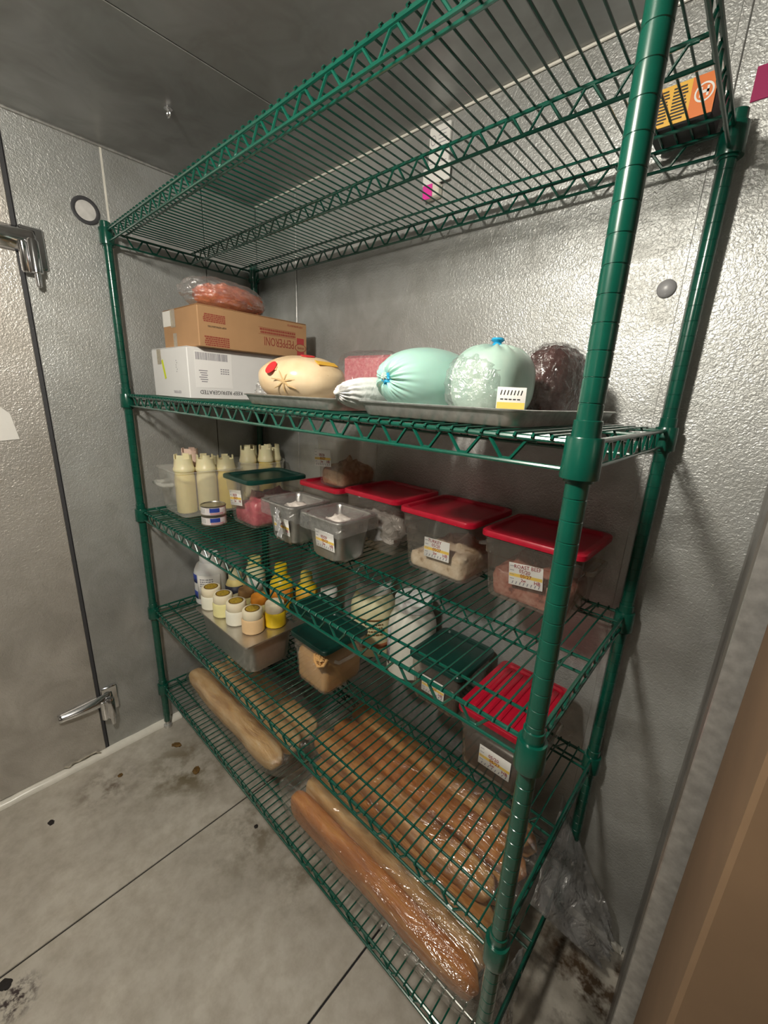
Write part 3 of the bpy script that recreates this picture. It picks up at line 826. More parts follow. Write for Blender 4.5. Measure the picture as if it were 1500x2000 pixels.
def squeeze_bottle(x, y, z, mat, label, h=0.205, r=0.0325, topm=None):
    t = thing('squeeze_bottle', label, 'bottle', (x,y,z), random.uniform(0,6))
    obj('body', MB().lathe([(r*0.9,0.0005),(r,0.004),(r,h*0.60),(r*0.93,h*0.66),(r*0.93,h*0.70),(r*1.02,h*0.72)], 28), mat, t)
    ca = obj('cap', MB().lathe([(r*1.02,h*0.715),(r*1.05,h*0.725),(r*1.05,h*0.765),(r*0.98,h*0.785),(r*0.90,h*0.86),(r*0.87,h*0.93),(r*0.78,h*0.93),(r*0.70,h*0.86)], 28), topm or BOTTLE_TOP, t)
    m = MB()
    for k in range(4):
        a0 = k*math.pi/2
        ring = []
        for (rr, z0, z1) in ((r*0.80,h*0.93,h),):
            n = 5
            o = len(m.v)
            for q in range(n+1):
                a = a0+q*0.85/n
                for R_, zz in ((r*0.87,h*0.93),(r*0.85,h*0.995),(r*0.76,h*0.995),(r*0.76,h*0.93)):
                    m.v.append((R_*math.cos(a), R_*math.sin(a), zz))
            for q in range(n):
                b = o+q*4
                for e in range(4):
                    m.f.append((b+e, b+4+e, b+4+(e+1)%4, b+(e+1)%4))
            m.f.append((o,o+1,o+2,o+3)); m.f.append((o+n*4+3,o+n*4+2,o+n*4+1,o+n*4))
    obj('crown', m, topm or BOTTLE_TOP, ca)
    return t
PINKTOP = plain('pink tinted bottle top', (0.76,0.56,0.46), 0.4)
g = 'squeeze bottles of sauce in the left bin'
squeeze_bottle(0.158,0.100,S3+0.006, CREAM_SAUCE, 'front cream squeeze bottle in bin, nearest shelf edge', 0.204)
squeeze_bottle(0.178,0.166,S3+0.006, PALE_SAUCE, 'pale cream squeeze bottle, middle of the three in the bin', 0.202, topm=BOTTLE_TOP)
squeeze_bottle(0.184,0.237,S3+0.006, YELLOW_SAUCE, 'yellow squeeze bottle next to green lidded container', 0.196)
squeeze_bottle(0.100,0.148,S3+0.006, PINK_SAUCE, 'pink topped squeeze bottle behind the pale ones in bin', 0.216, r=0.031, topm=PINKTOP)
squeeze_bottle(0.092,0.222,S3+0.006, CREAM_SAUCE, 'cream squeeze bottle at back left of the bin', 0.180, r=0.031)
# round tub behind
t = thing('bottle_tub', 'round clear tub of squeeze bottles behind the green lid', 'container', (0.140,0.392,S3))
m = MB(); m.lathe([(0.085,0.0005),(0.092,0.004),(0.100,0.160),(0.104,0.162),(0.104,0.167),(0.099,0.167)], 40, cap0=True, cap1=False)
obj('body', m, POLY_WHITE, t)
squeeze_bottle(0.168,0.334,S3+0.004, PALE_SAUCE, 'pale squeeze bottle at left in the round tub', 0.224, r=0.030)
squeeze_bottle(0.190,0.396,S3+0.004, YELLOW_SAUCE, 'yellow squeeze bottle in the middle of round tub', 0.226, r=0.028)
squeeze_bottle(0.158,0.452,S3+0.004, CREAM_SAUCE, 'squeeze bottle at right in the round tub', 0.222, r=0.028)
squeeze_bottle(0.092,0.388,S3+0.004, PALE_SAUCE, 'pale squeeze bottle at back of the round tub', 0.215, r=0.030)

# ------------------------------------------------------------------ second shelf: boxes, trays, meats
def carton(name, label, x0, x1, y0, y1, z0, z1, mat, flaps=True):
    t = thing(name, label, 'box', ((x0+x1)/2,(y0+y1)/2,z0))
    w, d, h = x1-x0, y1-y0, z1-z0
    obj('body', MB().bbox(-w/2, w/2, -d/2, d/2, 0.0, h-0.001, 0.0022), mat, t)
    obj('flap', MB().bbox(-w/2+0.001, -0.001, -d/2+0.001, d/2-0.001, h-0.001, h+0.001, 0.0008), mat, t)
    obj('flap', MB().bbox(0.001, w/2-0.001, -d/2+0.001, d/2-0.001, h-0.001, h+0.001, 0.0008), mat, t)
    return t, w, d, h
t, w, d, h = carton('white_carton', 'white printed keep refrigerated carton under the pepperoni box', 0.119, 0.377, 0.050, 0.470, S2, 1.497, WHITE_BOX)
def rside(y, z, flip=True):
    # frame on the +x face; flip = upside down print
    fx = w/2+0.0002
    return frame((fx, y, z), (0,-1,0) if flip else (0,1,0), (1,0,0))
lettering('KEEP REFRIGERATED', 0.0155, BLACK, t, rside(-0.115, 0.020), xs=0.92)
lo = obj('print_panel', MB().box(-0.055,0.055,-0.050,0.050,0,0.0004), plain('white print field', (0.84,0.83,0.82), 0.5), t, smooth=False); lo.matrix_local = rside(-0.135, 0.082)
bc = MB(); x = -0.042
rnd = random.Random(5)
while x < 0.050:
    wd = rnd.choice((0.0008,0.0014,0.002)); bc.box(x, x+wd, -0.046, -0.026, 0.0004, 0.0007); x += wd+rnd.choice((0.0008,0.0014))
for r_ in range(3):
    for q in range(4): bc.box(-0.045+q*0.007, -0.045+q*0.007+0.005, -0.005+r_*0.006, -0.002+r_*0.006, 0.0004, 0.0007)
for q in range(6): bc.box(0.02+0.002*(q%2), 0.045-0.003*(q%3), 0.002+q*0.006, 0.0045+q*0.006, 0.0004, 0.0007)
obj('barcode', bc, GREY_INK, lo, smooth=False)
fl_ = obj('tape_strip', MB().box(-0.085,-0.055,-d/2-0.0008,-d/2-0.0002,h-0.045,h-0.002), TAPE, t, smooth=False)
st_ = obj('lime_sticker', MB().box(-0.006,0.006,-0.028,0.028,0,0.0005), LIME, t, smooth=False)
st_.matrix_local = front(-0.040, -d/2-0.0004, 0.080) @ Matrix.Rotation(0.30, 4, 'Z')
lettering('KEEP REFRIG', 0.011, GREY_INK, t, frame((0.045,-d/2-0.0002,0.017), (-1,0,0), (0,-1,0)), xs=0.85)
sc = MB()
for q in range(6): sc.box(0.052+0.004*math.sin(q*1.9), 0.055+0.004*math.sin(q*1.9), -d/2-0.0005, -d/2-0.0001, 0.072+q*0.006, 0.075+q*0.006)
obj('handwriting', sc, GREY_INK, t, smooth=False)

t, w, d, h = carton('pepperoni_carton', 'brown cardboard pepperoni carton lying on the white carton', 0.160, 0.398, 0.078, 0.442, 1.4985, 1.607, CARD)
lettering('PEPPERONI', 0.036, CARD_PRINT, t, rside(0.075, 0.040), xs=0.62)
b_ = MB()
for r_ in range(2):
    x = -0.066
    while x < 0.062:
        l_ = rnd.uniform(0.003, 0.008); b_.box(x, x+l_, -0.008+r_*0.0085, -0.002+r_*0.0085, 0, 0.0003); x += l_+0.0015
b_.box(-0.068, 0.068, -0.0105, -0.0098, 0, 0.0003).box(-0.068, 0.068, 0.0088, 0.0095, 0, 0.0003)
o = obj('print_block', b_, CARD_PRINT, t, smooth=False); o.matrix_local = rside(0.070, 0.067)
lettering('KEEP REFRIGERATED', 0.008, CARD_PRINT, t, rside(0.135, 0.096), xs=0.8)
lg = obj('logo_block', MB().box(-0.014,0.014,-0.030,0.030,0,0.0003), plain('logo red print', (0.42,0.045,0.045), 0.6), t, smooth=False); lg.matrix_local = rside(0.156, 0.032)
ov = MB(); ov.loft([[(s*0.023*math.cos(2*math.pi*i/28), s*0.0125*math.sin(2*math.pi*i/28), z_) for i in range(28)] for s, z_ in ((1.0,0.0003),(1.0,0.0006),(0.88,0.0006))])
o = obj('logo_oval', ov, CARD_PRINT, lg); 
ov = MB(); ov.add([(0.0202*math.cos(2*math.pi*i/28), 0.011*math.sin(2*math.pi*i/28), 0.0005) for i in range(28)], [tuple(range(28))])
obj('logo_field', ov, CARD, lg, smooth=False)
lettering('HORMEL', 0.0085, CARD_PRINT, lg, Matrix.Translation((0,0,0.0008)), xs=0.85)
for (y, z, ww, hh) in ((-0.135,0.078,0.032,0.010),(-0.130,0.018,0.036,0.012)):
    b_ = MB()
    for r_ in range(5):
        x = -ww
        while x < ww-0.004:
            l_ = rnd.uniform(0.003,0.009); b_.box(x, min(ww,x+l_), -hh+r_*hh*0.45, -hh+r_*hh*0.45+hh*0.3, 0, 0.0003); x += l_+0.0012
    o = obj('print_block', b_, CARD_PRINT, t, smooth=False); o.matrix_local = rside(y, z)
lettering('KEEP REFRIGERATED', 0.0065, BLACK, t, rside(-0.128, 0.056), xs=0.9)
m = MB(); m.box(-w/2+0.002, -w/2+0.070, -d/2-0.0006, -d/2-0.0001, h-0.045, h-0.002)
obj('shipping_label', m, PAPER, t, smooth=False)
obj('tape_strip', MB().box(-w/2+0.060,-w/2+0.092,-d/2-0.0010,-d/2-0.0007,h-0.050,h-0.001), TAPE, t, smooth=False)
obj('tape_strip', MB().box(-w/2+0.070,-w/2+0.094,-d/2-0.0010,-d/2-0.0003,0.001,0.042), TAPE, t, smooth=False)

# bag of pepperoni on top
t = thing('pepperoni_bag', 'clear crumpled bag of orange red pepperoni on the brown carton', 'bag', (0.300, 0.205, 1.6085), 0.45)
def pepfn(v, th, ph): return 1+0.12*noise.noise(v*4)+0.10*noise.noise(v*9+Vector((3,1,2)))
obj('pepperoni', MB().blob((0.014,0.018,0.039), (0.074,0.122,0.037), pepfn, 48, 28, e=0.85), PEPPERONI, t, angle=75)
def wrapfn(v, th, ph): return 1+0.10*noise.noise(v*3.5)+0.08*abs(noise.noise(v*9+Vector((5,1,2))))
obj('film', MB().blob((0.006,0.0,0.043), (0.088,0.148,0.042), wrapfn, 64, 40, e=0.85), FILM, t, angle=14)

def sheet_tray(name, label, x0, x1, y0, y1, z0, h=0.024):
    t = thing(name, label, 'tray', ((x0+x1)/2,(y0+y1)/2,z0))
    w, d = x1-x0, y1-y0
    def R(i, z, r): return rring(w-2*i, d-2*i, r, z, 6)
    m = MB(); m.loft([R(0.016,0.0005,0.026), R(0.013,0.002,0.03), R(0.004,h-0.004,0.034), R(0.0,h-0.003,0.036), R(-0.001,h-0.001,0.036), R(0.001,h,0.036), R(0.006,h-0.001,0.032), R(0.014,0.004,0.028), R(0.018,0.0025,0.024)], True, True)
    obj('body', m, ALU, t)
    return t
sheet_tray('sheet_tray', 'dull aluminium sheet tray under the cream roast', 0.664, 0.998, 0.042, 0.478, S2)
sheet_tray('sheet_tray', 'dull aluminium sheet tray under the teal wrapped hams', 1.072, 1.386, 0.026, 0.476, S2)

# cream turkey roast
t = thing('cream_roast', 'cream cased deli roast with red sticker on the left tray', 'meat', (0.775, 0.144, S2+0.003))
def creamfn(v, th, ph): return 1+0.03*noise.noise(v*2.2)-0.05*math.exp(-((v.x-0.05)**2*30))*max(0,-v.y)
obj('casing', MB().blob((0,0,0.0555), (0.106,0.092,0.0545), creamfn, 48, 30, e=0.92), CREAM, t, angle=80)
def on_ball(c, rad, a_dir, lift=0.001):
    v = Vector(a_dir).normalized()
    p_ = Vector((c[0]+v.x*rad[0], c[1]+v.y*rad[1], c[2]+v.z*rad[2]))
    n_ = Vector((v.x/rad[0], v.y/rad[1], v.z/rad[2])).normalized()
    return p_+n_*lift, n_
def decal(parent, nm, pos, nrm, poly, mat, thick=0.0012):
    up = Vector((0,0,1)); u_ = up.cross(nrm)
    if u_.length < 0.1: u_ = Vector((1,0,0))
    mt = frame(pos, u_, nrm)
    n_ = len(poly)
    mm = MB(); mm.add([(x,y,0) for x,y in poly]+[(x,y,thick) for x,y in poly], [tuple(reversed(range(n_))), tuple(range(n_,2*n_))]+[(i,(i+1)%n_,(i+1)%n_+n_,i+n_) for i in range(n_)])
    o = obj(nm, mm, mat, parent, smooth=False); o.matrix_local = mt
    return o
disc = lambda r_: [(r_*math.cos(2*math.pi*i/24), r_*math.sin(2*math.pi*i/24)) for i in range(24)]
CR = ((0,0,0.0555),(0.106,0.092,0.0545))
pp, nn = on_ball(*CR, (0.05,-0.95,0.42)); decal(t, 'red_sticker', pp, nn, disc(0.016), RED_STICKER)
pp, nn = on_ball(*CR, (0.35,-0.10,1.0)); decal(t, 'red_sticker', pp, nn, disc(0.016), RED_STICKER)
pp, nn = on_ball(*CR, (0.9,0.1,0.75)); decal(t, 'yellow_sticker', pp, nn, [(-0.03,-0.006),(0.03,-0.008),(0.03,0.008),(-0.03,0.010)], YELLOW_CARD)
for k in range(22):
    a = -2.4+0.21*k*1.0; e_ = (0.15+0.33*((k*37)%7)/7)*1.4
    pp, nn = on_ball(*CR, (math.cos(a), math.sin(a), e_), 0.0004)
    decal(t, 'print_mark', pp, nn, [(-0.003,-0.004),(0.002,-0.005),(0.003,0.004),(-0.001,0.006)], plain('tan casing print', (0.52,0.36,0.17), 0.4), 0.0006)
m = MB()
for k in range(7):
    a = k*0.9+0.2
    m.tube([Vector((0.048,-0.083,0.050)), Vector((0.048+0.015*math.cos(a),-0.083+0.004*math.cos(a),0.050+0.014*math.sin(a))), Vector((0.048+0.030*math.cos(a),-0.079+0.016*math.cos(a),0.050+0.024*math.sin(a)))], [0.003,0.002,0.0008], 6)
obj('gather', m, plain('tan gathered casing', (0.55,0.38,0.19), 0.35), t)
m = MB().blob((-0.082,-0.048,0.028), (0.024,0.020,0.024), bagfn(8, 0.4, 3), 24, 16)
obj('film_tail', m, FILM, t, angle=14)

# white netted roll lying between the trays
t = thing('netted_roll', 'white netted meat roll lying between the two trays', 'meat', (1.035, 0.150, S2+0.0005), 0.03)
def netfn(v, th, ph): return 1+0.05*math.cos(ph*15)*math.exp(-th*1.4)+0.012*math.cos(ph*15+th*18)
obj('casing', MB().blob((0,0,0.0335), (0.0320,0.122,0.0325), netfn, 90, 50, axis='-y', e=0.9), NETTING, t, angle=80)
obj('tied_end', MB().blob((0,-0.124,0.034), (0.006,0.008,0.006), None, 14, 10), NETTING, t)

# pink wrapped block at the back of the left tray
t = thing('pink_block', 'pink film wrapped block standing behind the netted roll', 'meat', (0.730, 0.418, S2+0.003), 0.05)
obj('block', MB().bbox(-0.090,0.100,-0.024,0.024,0,0.138,0.008), PINK, t)
obj('film', MB().blob((0.0,0,0.075), (0.118,0.034,0.076), lambda v,th,ph: 1+0.06*noise.noise(v*5), 40, 24, e=0.45), FILM_THIN, t, angle=14)

# teal cased hams
t = thing('teal_ham', 'pale teal cased ham with blue knot facing the aisle', 'meat', (1.134, 0.165, S2+0.003), -0.12)
def tealfn(v, th, ph):
    f = math.exp(-((th-0.22)/0.38)**2)
    return 1+0.022*f*(math.cos(ph*13+1.5*math.sin(3*ph))+0.8*math.cos(ph*23+2*math.sin(ph)))-0.10*math.exp(-(th/0.16)**2)
obj('casing', MB().blob((0,0.0,0.0585), (0.070,0.110,0.0575), tealfn, 130, 60, axis='-y', e=0.95), TEAL, t, angle=80)
obj('knot', MB().blob((0,-0.098,0.057), (0.013,0.011,0.012), bagfn(3, 0.5, 3), 24, 16), BLUE_CLIP, t)
obj('knot_tail', MB().blob((0.0,-0.109,0.061), (0.006,0.006,0.006), bagfn(5, 0.5, 3), 16, 12), plain('pale knot tail', (0.55,0.70,0.62), 0.4), t)
t = thing('teal_ham', 'pale teal cased ham in shiny film with knot on top', 'meat', (1.266, 0.162, S2+0.003))
def teal2(v, th, ph):
    f = math.exp(-((th-0.30)/0.35)**2)
    return 1+0.04*f*math.cos(ph*11+1.2*math.sin(2*ph))
obj('casing', MB().blob((0,0,0.0575), (0.057,0.072,0.0565), teal2, 100, 50, e=0.72), TEAL_WRAP, t, angle=80)
obj('knot', MB().lathe([(0.016,0.109),(0.011,0.114),(0.006,0.119),(0.011,0.123),(0.009,0.126)], 16), BLUE_CLIP, t)
obj('film', MB().blob((-0.006,-0.006,0.053), (0.058,0.074,0.0525), lambda v,th,ph: 1+0.05*noise.noise(v*6)+0.04*abs(noise.noise(v*14)), 72, 44, e=0.75), FILM, t, angle=14)
pp, nn = Vector((0.075,-0.060,0.032)), Vector((0.45,-0.9,0.05)).normalized()
lb = obj('label', MB().bbox(-0.024,0.024,-0.019,0.019,0,0.0008,0.0002), PAPER, t, label='white and yellow price label')
lb.matrix_local = frame((0.062,-0.056,0.034), (0.86,0.51,0), (0.51,-0.86,0.06)) @ Matrix.Scale(0.85,4)
obj('yellow_band', MB().box(-0.023,0.023,-0.018,-0.006,0.0008,0.0011), YELLOW_BAND, lb, smooth=False)
b_ = MB()
for q in range(7): b_.add([(-0.019+q*0.0056,0.006,0.0011),(-0.0172+q*0.0056,0.006,0.0011),(-0.0155+q*0.0056,0.014,0.0011),(-0.0173+q*0.0056,0.014,0.0011)],[(0,1,2,3)])
for q in range(5): b_.box(-0.018+q*0.007,-0.013+q*0.007,-0.002,0.000,0.0008,0.0011)
obj('print', b_, BLACK, lb, smooth=False)
# dark wrapped meat
t = thing('dark_meat', 'dark brown meat in shiny film at the right end of tray', 'meat', (1.296, 0.345, S2+0.003), -0.25)
obj('meat', MB().blob((0,0,0.067), (0.040,0.070,0.066), lambda v,th,ph: 1+0.07*noise.noise(v*4)+0.05*noise.noise(v*11), 60, 40, e=0.75), DARK_MEAT, t, angle=80)
obj('film', MB().blob((0,0,0.069), (0.043,0.074,0.068), lambda v,th,ph: 1+0.08*noise.noise(v*5)+0.06*abs(noise.noise(v*13)), 60, 40, e=0.75), FILM_THIN, t, angle=14)

# ------------------------------------------------------------------ top shelf and wall papers
t = thing('printed_carton', 'small yellow and orange printed carton on top shelf at right', 'box', (1.372, 0.470, S1))
obj('body', MB().bbox(-0.016,0.072,-0.036,0.036,0,0.058,0.002), plain('dark grey carton', (0.06,0.06,0.062), 0.6), t)
fp = obj('front_print', MB().box(-0.015,0.038,-0.0375,-0.0361,0.002,0.056), YELLOW_CARD, t, smooth=False, label='yellow printed panel')
op = obj('side_print', MB().box(0.038,0.071,-0.0375,-0.0361,0.002,0.056), ORANGE_PRINT, t, smooth=False, label='orange printed panel')
b_ = MB()
for c_ in range(2):
    for q in range(10):
        x = -0.012+c_*0.025
        b_.box(x, x+0.018+0.004*((q*5)%3)/3, -0.0379, -0.0375, 0.007+q*0.0046, 0.0092+q*0.0046)
obj('print', b_, BLACK, fp, smooth=False)
b_ = MB(); b_.loft([[(0.056+r_*math.cos(2*math.pi*i/24), -0.0379, 0.032+r_*math.sin(2*math.pi*i/24)) for i in range(24)] for r_ in (0.013,0.0105)])
obj('emblem', b_, PAPER, op, smooth=False)
obj('emblem_mark', MB().box(0.050,0.062,-0.0380,-0.0376,0.0305,0.0345).box(0.050,0.053,-0.0380,-0.0376,0.026,0.039).box(0.059,0.062,-0.0380,-0.0376,0.026,0.039), PAPER, op, smooth=False)

t = thing('wall_tag_holder', 'white plastic instruction holder with pink tape high on back wall', 'wall sign', (0.852, YW, 1.985))
obj('plate', MB().bbox(-0.034,0.030,-0.010,-0.0004,-0.040,0.060,0.002), plain('white plate', (0.84,0.83,0.80), 0.4), t)
obj('lower_plate', MB().bbox(-0.045,0.040,-0.014,-0.0104,-0.066,-0.026,0.0015), plain('white plate', (0.84,0.83,0.80), 0.4), t)
obj('socket', MB().bbox(-0.034,0.012,-0.020,-0.0004,-0.098,-0.0665,0.003), IVORY, t)
pk = MB().bbox(-0.036,-0.006,-0.0225,-0.0205,-0.100,-0.068,0.0006)
obj('pink_tape', pk, PINK_PAPER, t, label='bright pink tape')
b_ = MB(); b_.loft([[(-0.020+r_*math.cos(2*math.pi*i/20), -0.0102, 0.030+1.4*r_*math.sin(2*math.pi*i/20)) for i in range(20)] for r_ in (0.008,0.0066)])
for q in range(5): b_.box(-0.004,0.022-0.003*(q%2),-0.0104,-0.0101,0.012+q*0.008,0.0135+q*0.008)
b_.box(-0.030,0.024,-0.0104,-0.0101,-0.020,-0.0188)
obj('print', b_, GREY_INK, t, smooth=False)
tag(obj('pink_note', MB().bbox(1.478,1.545,YW-0.0022,YW-0.0004,1.878,1.925,0.0004), MAGENTA), 'dark magenta paper note on back wall at right edge', 'note')

# ------------------------------------------------------------------ fourth shelf
def closed_pan():
    t = thing('lidded_steel_pan', 'steel pan with flat steel lid under the small sauce jars', 'pan', (0.478, 0.124, S4))
    w, d, h = 0.322, 0.172, 0.110
    def R(i, z, r): return rring(w-2*i, d-2*i, r, z, 6)
    obj('body', MB().loft([R(0.024,0.0005,0.026), R(0.016,0.003,0.03), R(0.012,0.012,0.032), R(0.006,h-0.006,0.026), R(0.0,h-0.005,0.016), R(0.0,h-0.001,0.016)], True, True), STEEL, t)
    obj('lid', MB().loft([R(-0.004,h-0.004,0.010), R(-0.005,h,0.010), R(-0.004,h+0.0025,0.010), R(0.004,h+0.003,0.008), R(0.012,h+0.0022,0.008)], True, True), plain('flat lid steel', (0.56,0.53,0.48), 0.30, 0.9, var=0.12, vscale=14), t)
    return S4+h+0.0024
ZL = closed_pan()
def sauce_jar(x, y, z, mat, label, r=0.0335, h=0.074, cap=True, capm=None):
    t = thing('sauce_jar', label, 'jar', (x,y,z), random.uniform(0,6))
    obj('body', MB().lathe([(r*0.9,0.0005),(r,0.004),(r,h*0.58),(r*0.92,h*0.64)], 28), mat, t)
    c = obj('cap', MB().lathe([(r*0.90,h*0.64),(r*0.93,h*0.66),(r*0.90,h*0.95),(r*0.84,h),(r*0.70,h+0.0004)], 28), capm or plain('frosted jar cap', (0.84,0.74,0.55), 0.4, sss=0.1), t)
    if cap:
        obj('cap_sticker', MB().lathe([(r*0.64,h+0.0003),(r*0.64,h+0.0012)], 28), GOLD, c)
        obj('sticker_ring', MB().lathe([(r*0.66,h+0.0004),(r*0.66,h+0.0014),(r*0.57,h+0.0014)], 28, cap0=False, cap1=False), BROWN_RING, c)
    return t
gj = 'small sauce jars on the flat pan lid'
sauce_jar(0.346,0.078,ZL,JAR_WHITE,'white sauce jar with gold cap, leftmost of four on pan lid')
sauce_jar(0.418,0.083,ZL,JAR_CREAM,'pale yellow sauce jar with gold cap on pan lid')
sauce_jar(0.492,0.089,ZL,JAR_WHITE,'white sauce jar with gold cap beside the peach jar')
sauce_jar(0.570,0.100,ZL,JAR_PEACH,'peach coloured sauce jar with gold cap at lid corner')
sauce_jar(0.586,0.168,ZL,MUSTARD,'yellow relish jar with clear cap at right of pan lid',0.033,0.078,False)
sauce_jar(0.500,0.164,ZL,JAR_CREAM,'pale jar with orange cap behind the peach jar',0.029,0.070,False,ORANGE_LABEL)
sauce_jar(0.425,0.160,ZL,JAR_CREAM,'cream jar with brown lid in the back row of pan lid',0.028,0.068,False,BROWN_GLASS)

def jug(x, y, z, r, h, mat, name, label, cat, lidm=None, bands=(), neck=0.55, lidh=0.03, rot=0.0):
    t = thing(name, label, cat, (x,y,z), rot)
    hb = h-lidh
    obj('body', MB().lathe([(r*0.92,0.0005),(r,0.006),(r,hb*0.72),(r*0.96,hb*0.80),(r*0.80,hb*0.92),(r*neck,hb*0.985),(r*neck,hb)], 36), mat, t)
    obj('cap', MB().lathe([(r*neck*1.08,hb-0.004),(r*neck*1.10,hb+lidh*0.8),(r*neck*0.98,h),(r*neck*0.5,h+0.0005)], 30), lidm or MILK_PLASTIC, t)
    for (a0, a1, z0, z1, mt_, nm) in bands:
        m = MB(); m.grid(lambda u, v: ((r+0.0012)*math.cos(a0+(a1-a0)*u), (r+0.0012)*math.sin(a0+(a1-a0)*u), z0+(z1-z0)*v), 14, 1)
        obj(nm, m, mt_, t, solid=0.0005)
    return t
def print_rows(t, r, a0, z0, rows, mat, seed=1, dz=0.009):
    rn = random.Random(seed); m = MB()
    for q in range(rows):
        a = a0
        while a < a0+0.75:
            da = rn.uniform(0.05,0.16)
            m.grid(lambda u, v, a=a, da=da, q=q: ((r+0.002)*math.cos(a+da*u), (r+0.002)*math.sin(a+da*u), z0+q*dz+0.0045*v), 2, 1)
            a += da+0.03
    obj('print', m, mat, t)
j = jug(0.092,0.190,S4,0.060,0.205,MILK_PLASTIC,'white_jug','tall white plastic jug with blue label at shelf back left','jug',None,
    [(-1.30,0.20,0.030,0.130,PAPER,'label'),(-1.95,-1.35,0.028,0.060,BLUE_LABEL,'blue_band'),(-1.95,-1.35,0.095,0.130,BLUE_LABEL,'blue_band')])
print_rows(j, 0.0602, -1.1, 0.085, 4, GREY_INK, 3)
jug(0.245,0.215,S4,0.036,0.175,CREAM_SAUCE,'mayonnaise_bottle','cream bottle with dark label behind the small jars','bottle',MAYO,
    [(-1.9,0.3,0.060,0.120,NAVY,'label'),(-1.3,-0.5,0.030,0.055,IVORY,'lower_label')],0.6)
jug(0.205,0.320,S4,0.040,0.185,MAYO,'mayonnaise_bottle','pale yellow topped bottle beside the back left jug','bottle',CREAM_SAUCE,[(-1.8,0.2,0.05,0.11,PAPER,'label')],0.6)
jug(0.345,0.350,S4,0.044,0.190,MUSTARD,'mustard_bottle','bright yellow mustard bottle with orange label','bottle',MUSTARD,[(-1.9,0.3,0.045,0.105,ORANGE_LABEL,'label')],0.5,0.045)
jug(0.425,0.410,S4,0.042,0.165,MUSTARD,'mustard_bottle','second yellow mustard bottle nearer the back wall','bottle',YELLOW_SAUCE,[(-1.9,0.3,0.045,0.105,YELLOW_CARD,'label')],0.5,0.04)
jug(0.530,0.435,S4,0.036,0.130,plain('clear jar of relish', (0.16,0.12,0.05), 0.3, var=0.5, vscale=40),'relish_jar','dark relish jar with red and white cap near back wall','jar',PAPER,[(-1.6,0.2,0.035,0.08,RED_STICKER,'label')],0.8,0.025)

# tan sauce container and its neighbour
container('sauce_container', 'clear container of tan sauce with dark green lid', 0.706, 0.868, 0.136, 0.310, S4, 0.723, GREEN_LID, POLY, draft=0.010, rad=0.018, handle=True, lidlab='dark green lid')
_tc = bpy.context.scene.collection.objects.get('sauce_container')
obj('sauce_drip', MB().blob((0.058,-0.083,0.128), (0.016,0.010,0.013), bagfn(6, 0.5, 3), 24, 16).tube([(0.036,-0.083,0.136),(0.044,-0.089,0.118),(0.060,-0.091,0.110),(0.074,-0.083,0.116),(0.077,-0.074,0.132)], 0.0045, 8), SAUCE_BROWN, _tc)
filling('tan_sauce', 'tan creamy sauce filling the green lidded container', 'sauce', 0.7195, 0.8545, 0.1495, 0.2965, S4+0.005, S4+0.125, SAUCE_BROWN, 2.4, 0.004, 12, rad=0.016)
container('sauce_container', 'dark green lidded container behind left of the tan sauce', 0.560, 0.690, 0.230, 0.370, S4, 0.712, GREEN_LID, POLY_SMOKE, draft=0.008, rad=0.018, handle=False)
j = jug(0.766,0.428,S4,0.074,0.250,MAYO,'mayonnaise_jar','large mayonnaise jar with brown printed label, left of two','jar',plain('white jar lid', (0.80,0.79,0.76), 0.4),
    [(-1.75,0.35,0.035,0.052,plain('brown label band', (0.35,0.13,0.06), 0.4),'label_band'),(-1.5,0.1,0.135,0.141,BROWN_RING,'label_line')],0.72,0.03)
print_rows(j, 0.0745, -1.15, 0.085, 4, BROWN_RING, 5, 0.012)
j = jug(0.932,0.432,S4,0.074,0.250,plain('white dressing jar', (0.76,0.74,0.66), 0.35, var=0.04),'dressing_jar','large white dressing jar with dark side print, right of two','jar',MILK_PLASTIC,
    [(-2.75,-1.95,0.03,0.15,plain('grey print label', (0.50,0.48,0.52), 0.4, var=0.6, vscale=90),'label')],0.72,0.03)
container('sauce_container', 'clear container with dark green lid beside the white jar', 1.004, 1.180, 0.322, 0.508, S4, 0.710, GREEN_LID, POLY_SMOKE, draft=0.009, rad=0.020, handle=False,
          lab=(1.092, 0.632, 0.0, scrawl(8), 8), lidlab='dark green lid')
filling('dark_sauce', 'dark brown food inside the green lidded container by white jar', 'sauce', 1.0185, 1.1655, 0.3365, 0.4935, S4+0.005, S4+0.085, SAUCE_DARK, 4.4, 0.004, 12, rad=0.018)
container('sauce_container', 'container of dark sauce with ridged bright red lid', 1.226, 1.406, 0.226, 0.462, S4, 0.728, RED_LID, POLY_SMOKE, draft=0.010, rad=0.020, ridges=True,
          lab=(1.329, 0.629, 0.0, scrawl(9), 9), lidlab='bright red ridged lid', handle_x=(1,))
filling('dark_sauce', 'very dark sauce filling the red lidded container', 'sauce', 1.2415, 1.3905, 0.2415, 0.4465, S4+0.005, S4+0.100, SAUCE_DARK, 6.4, 0.004, 12, rad=0.018)

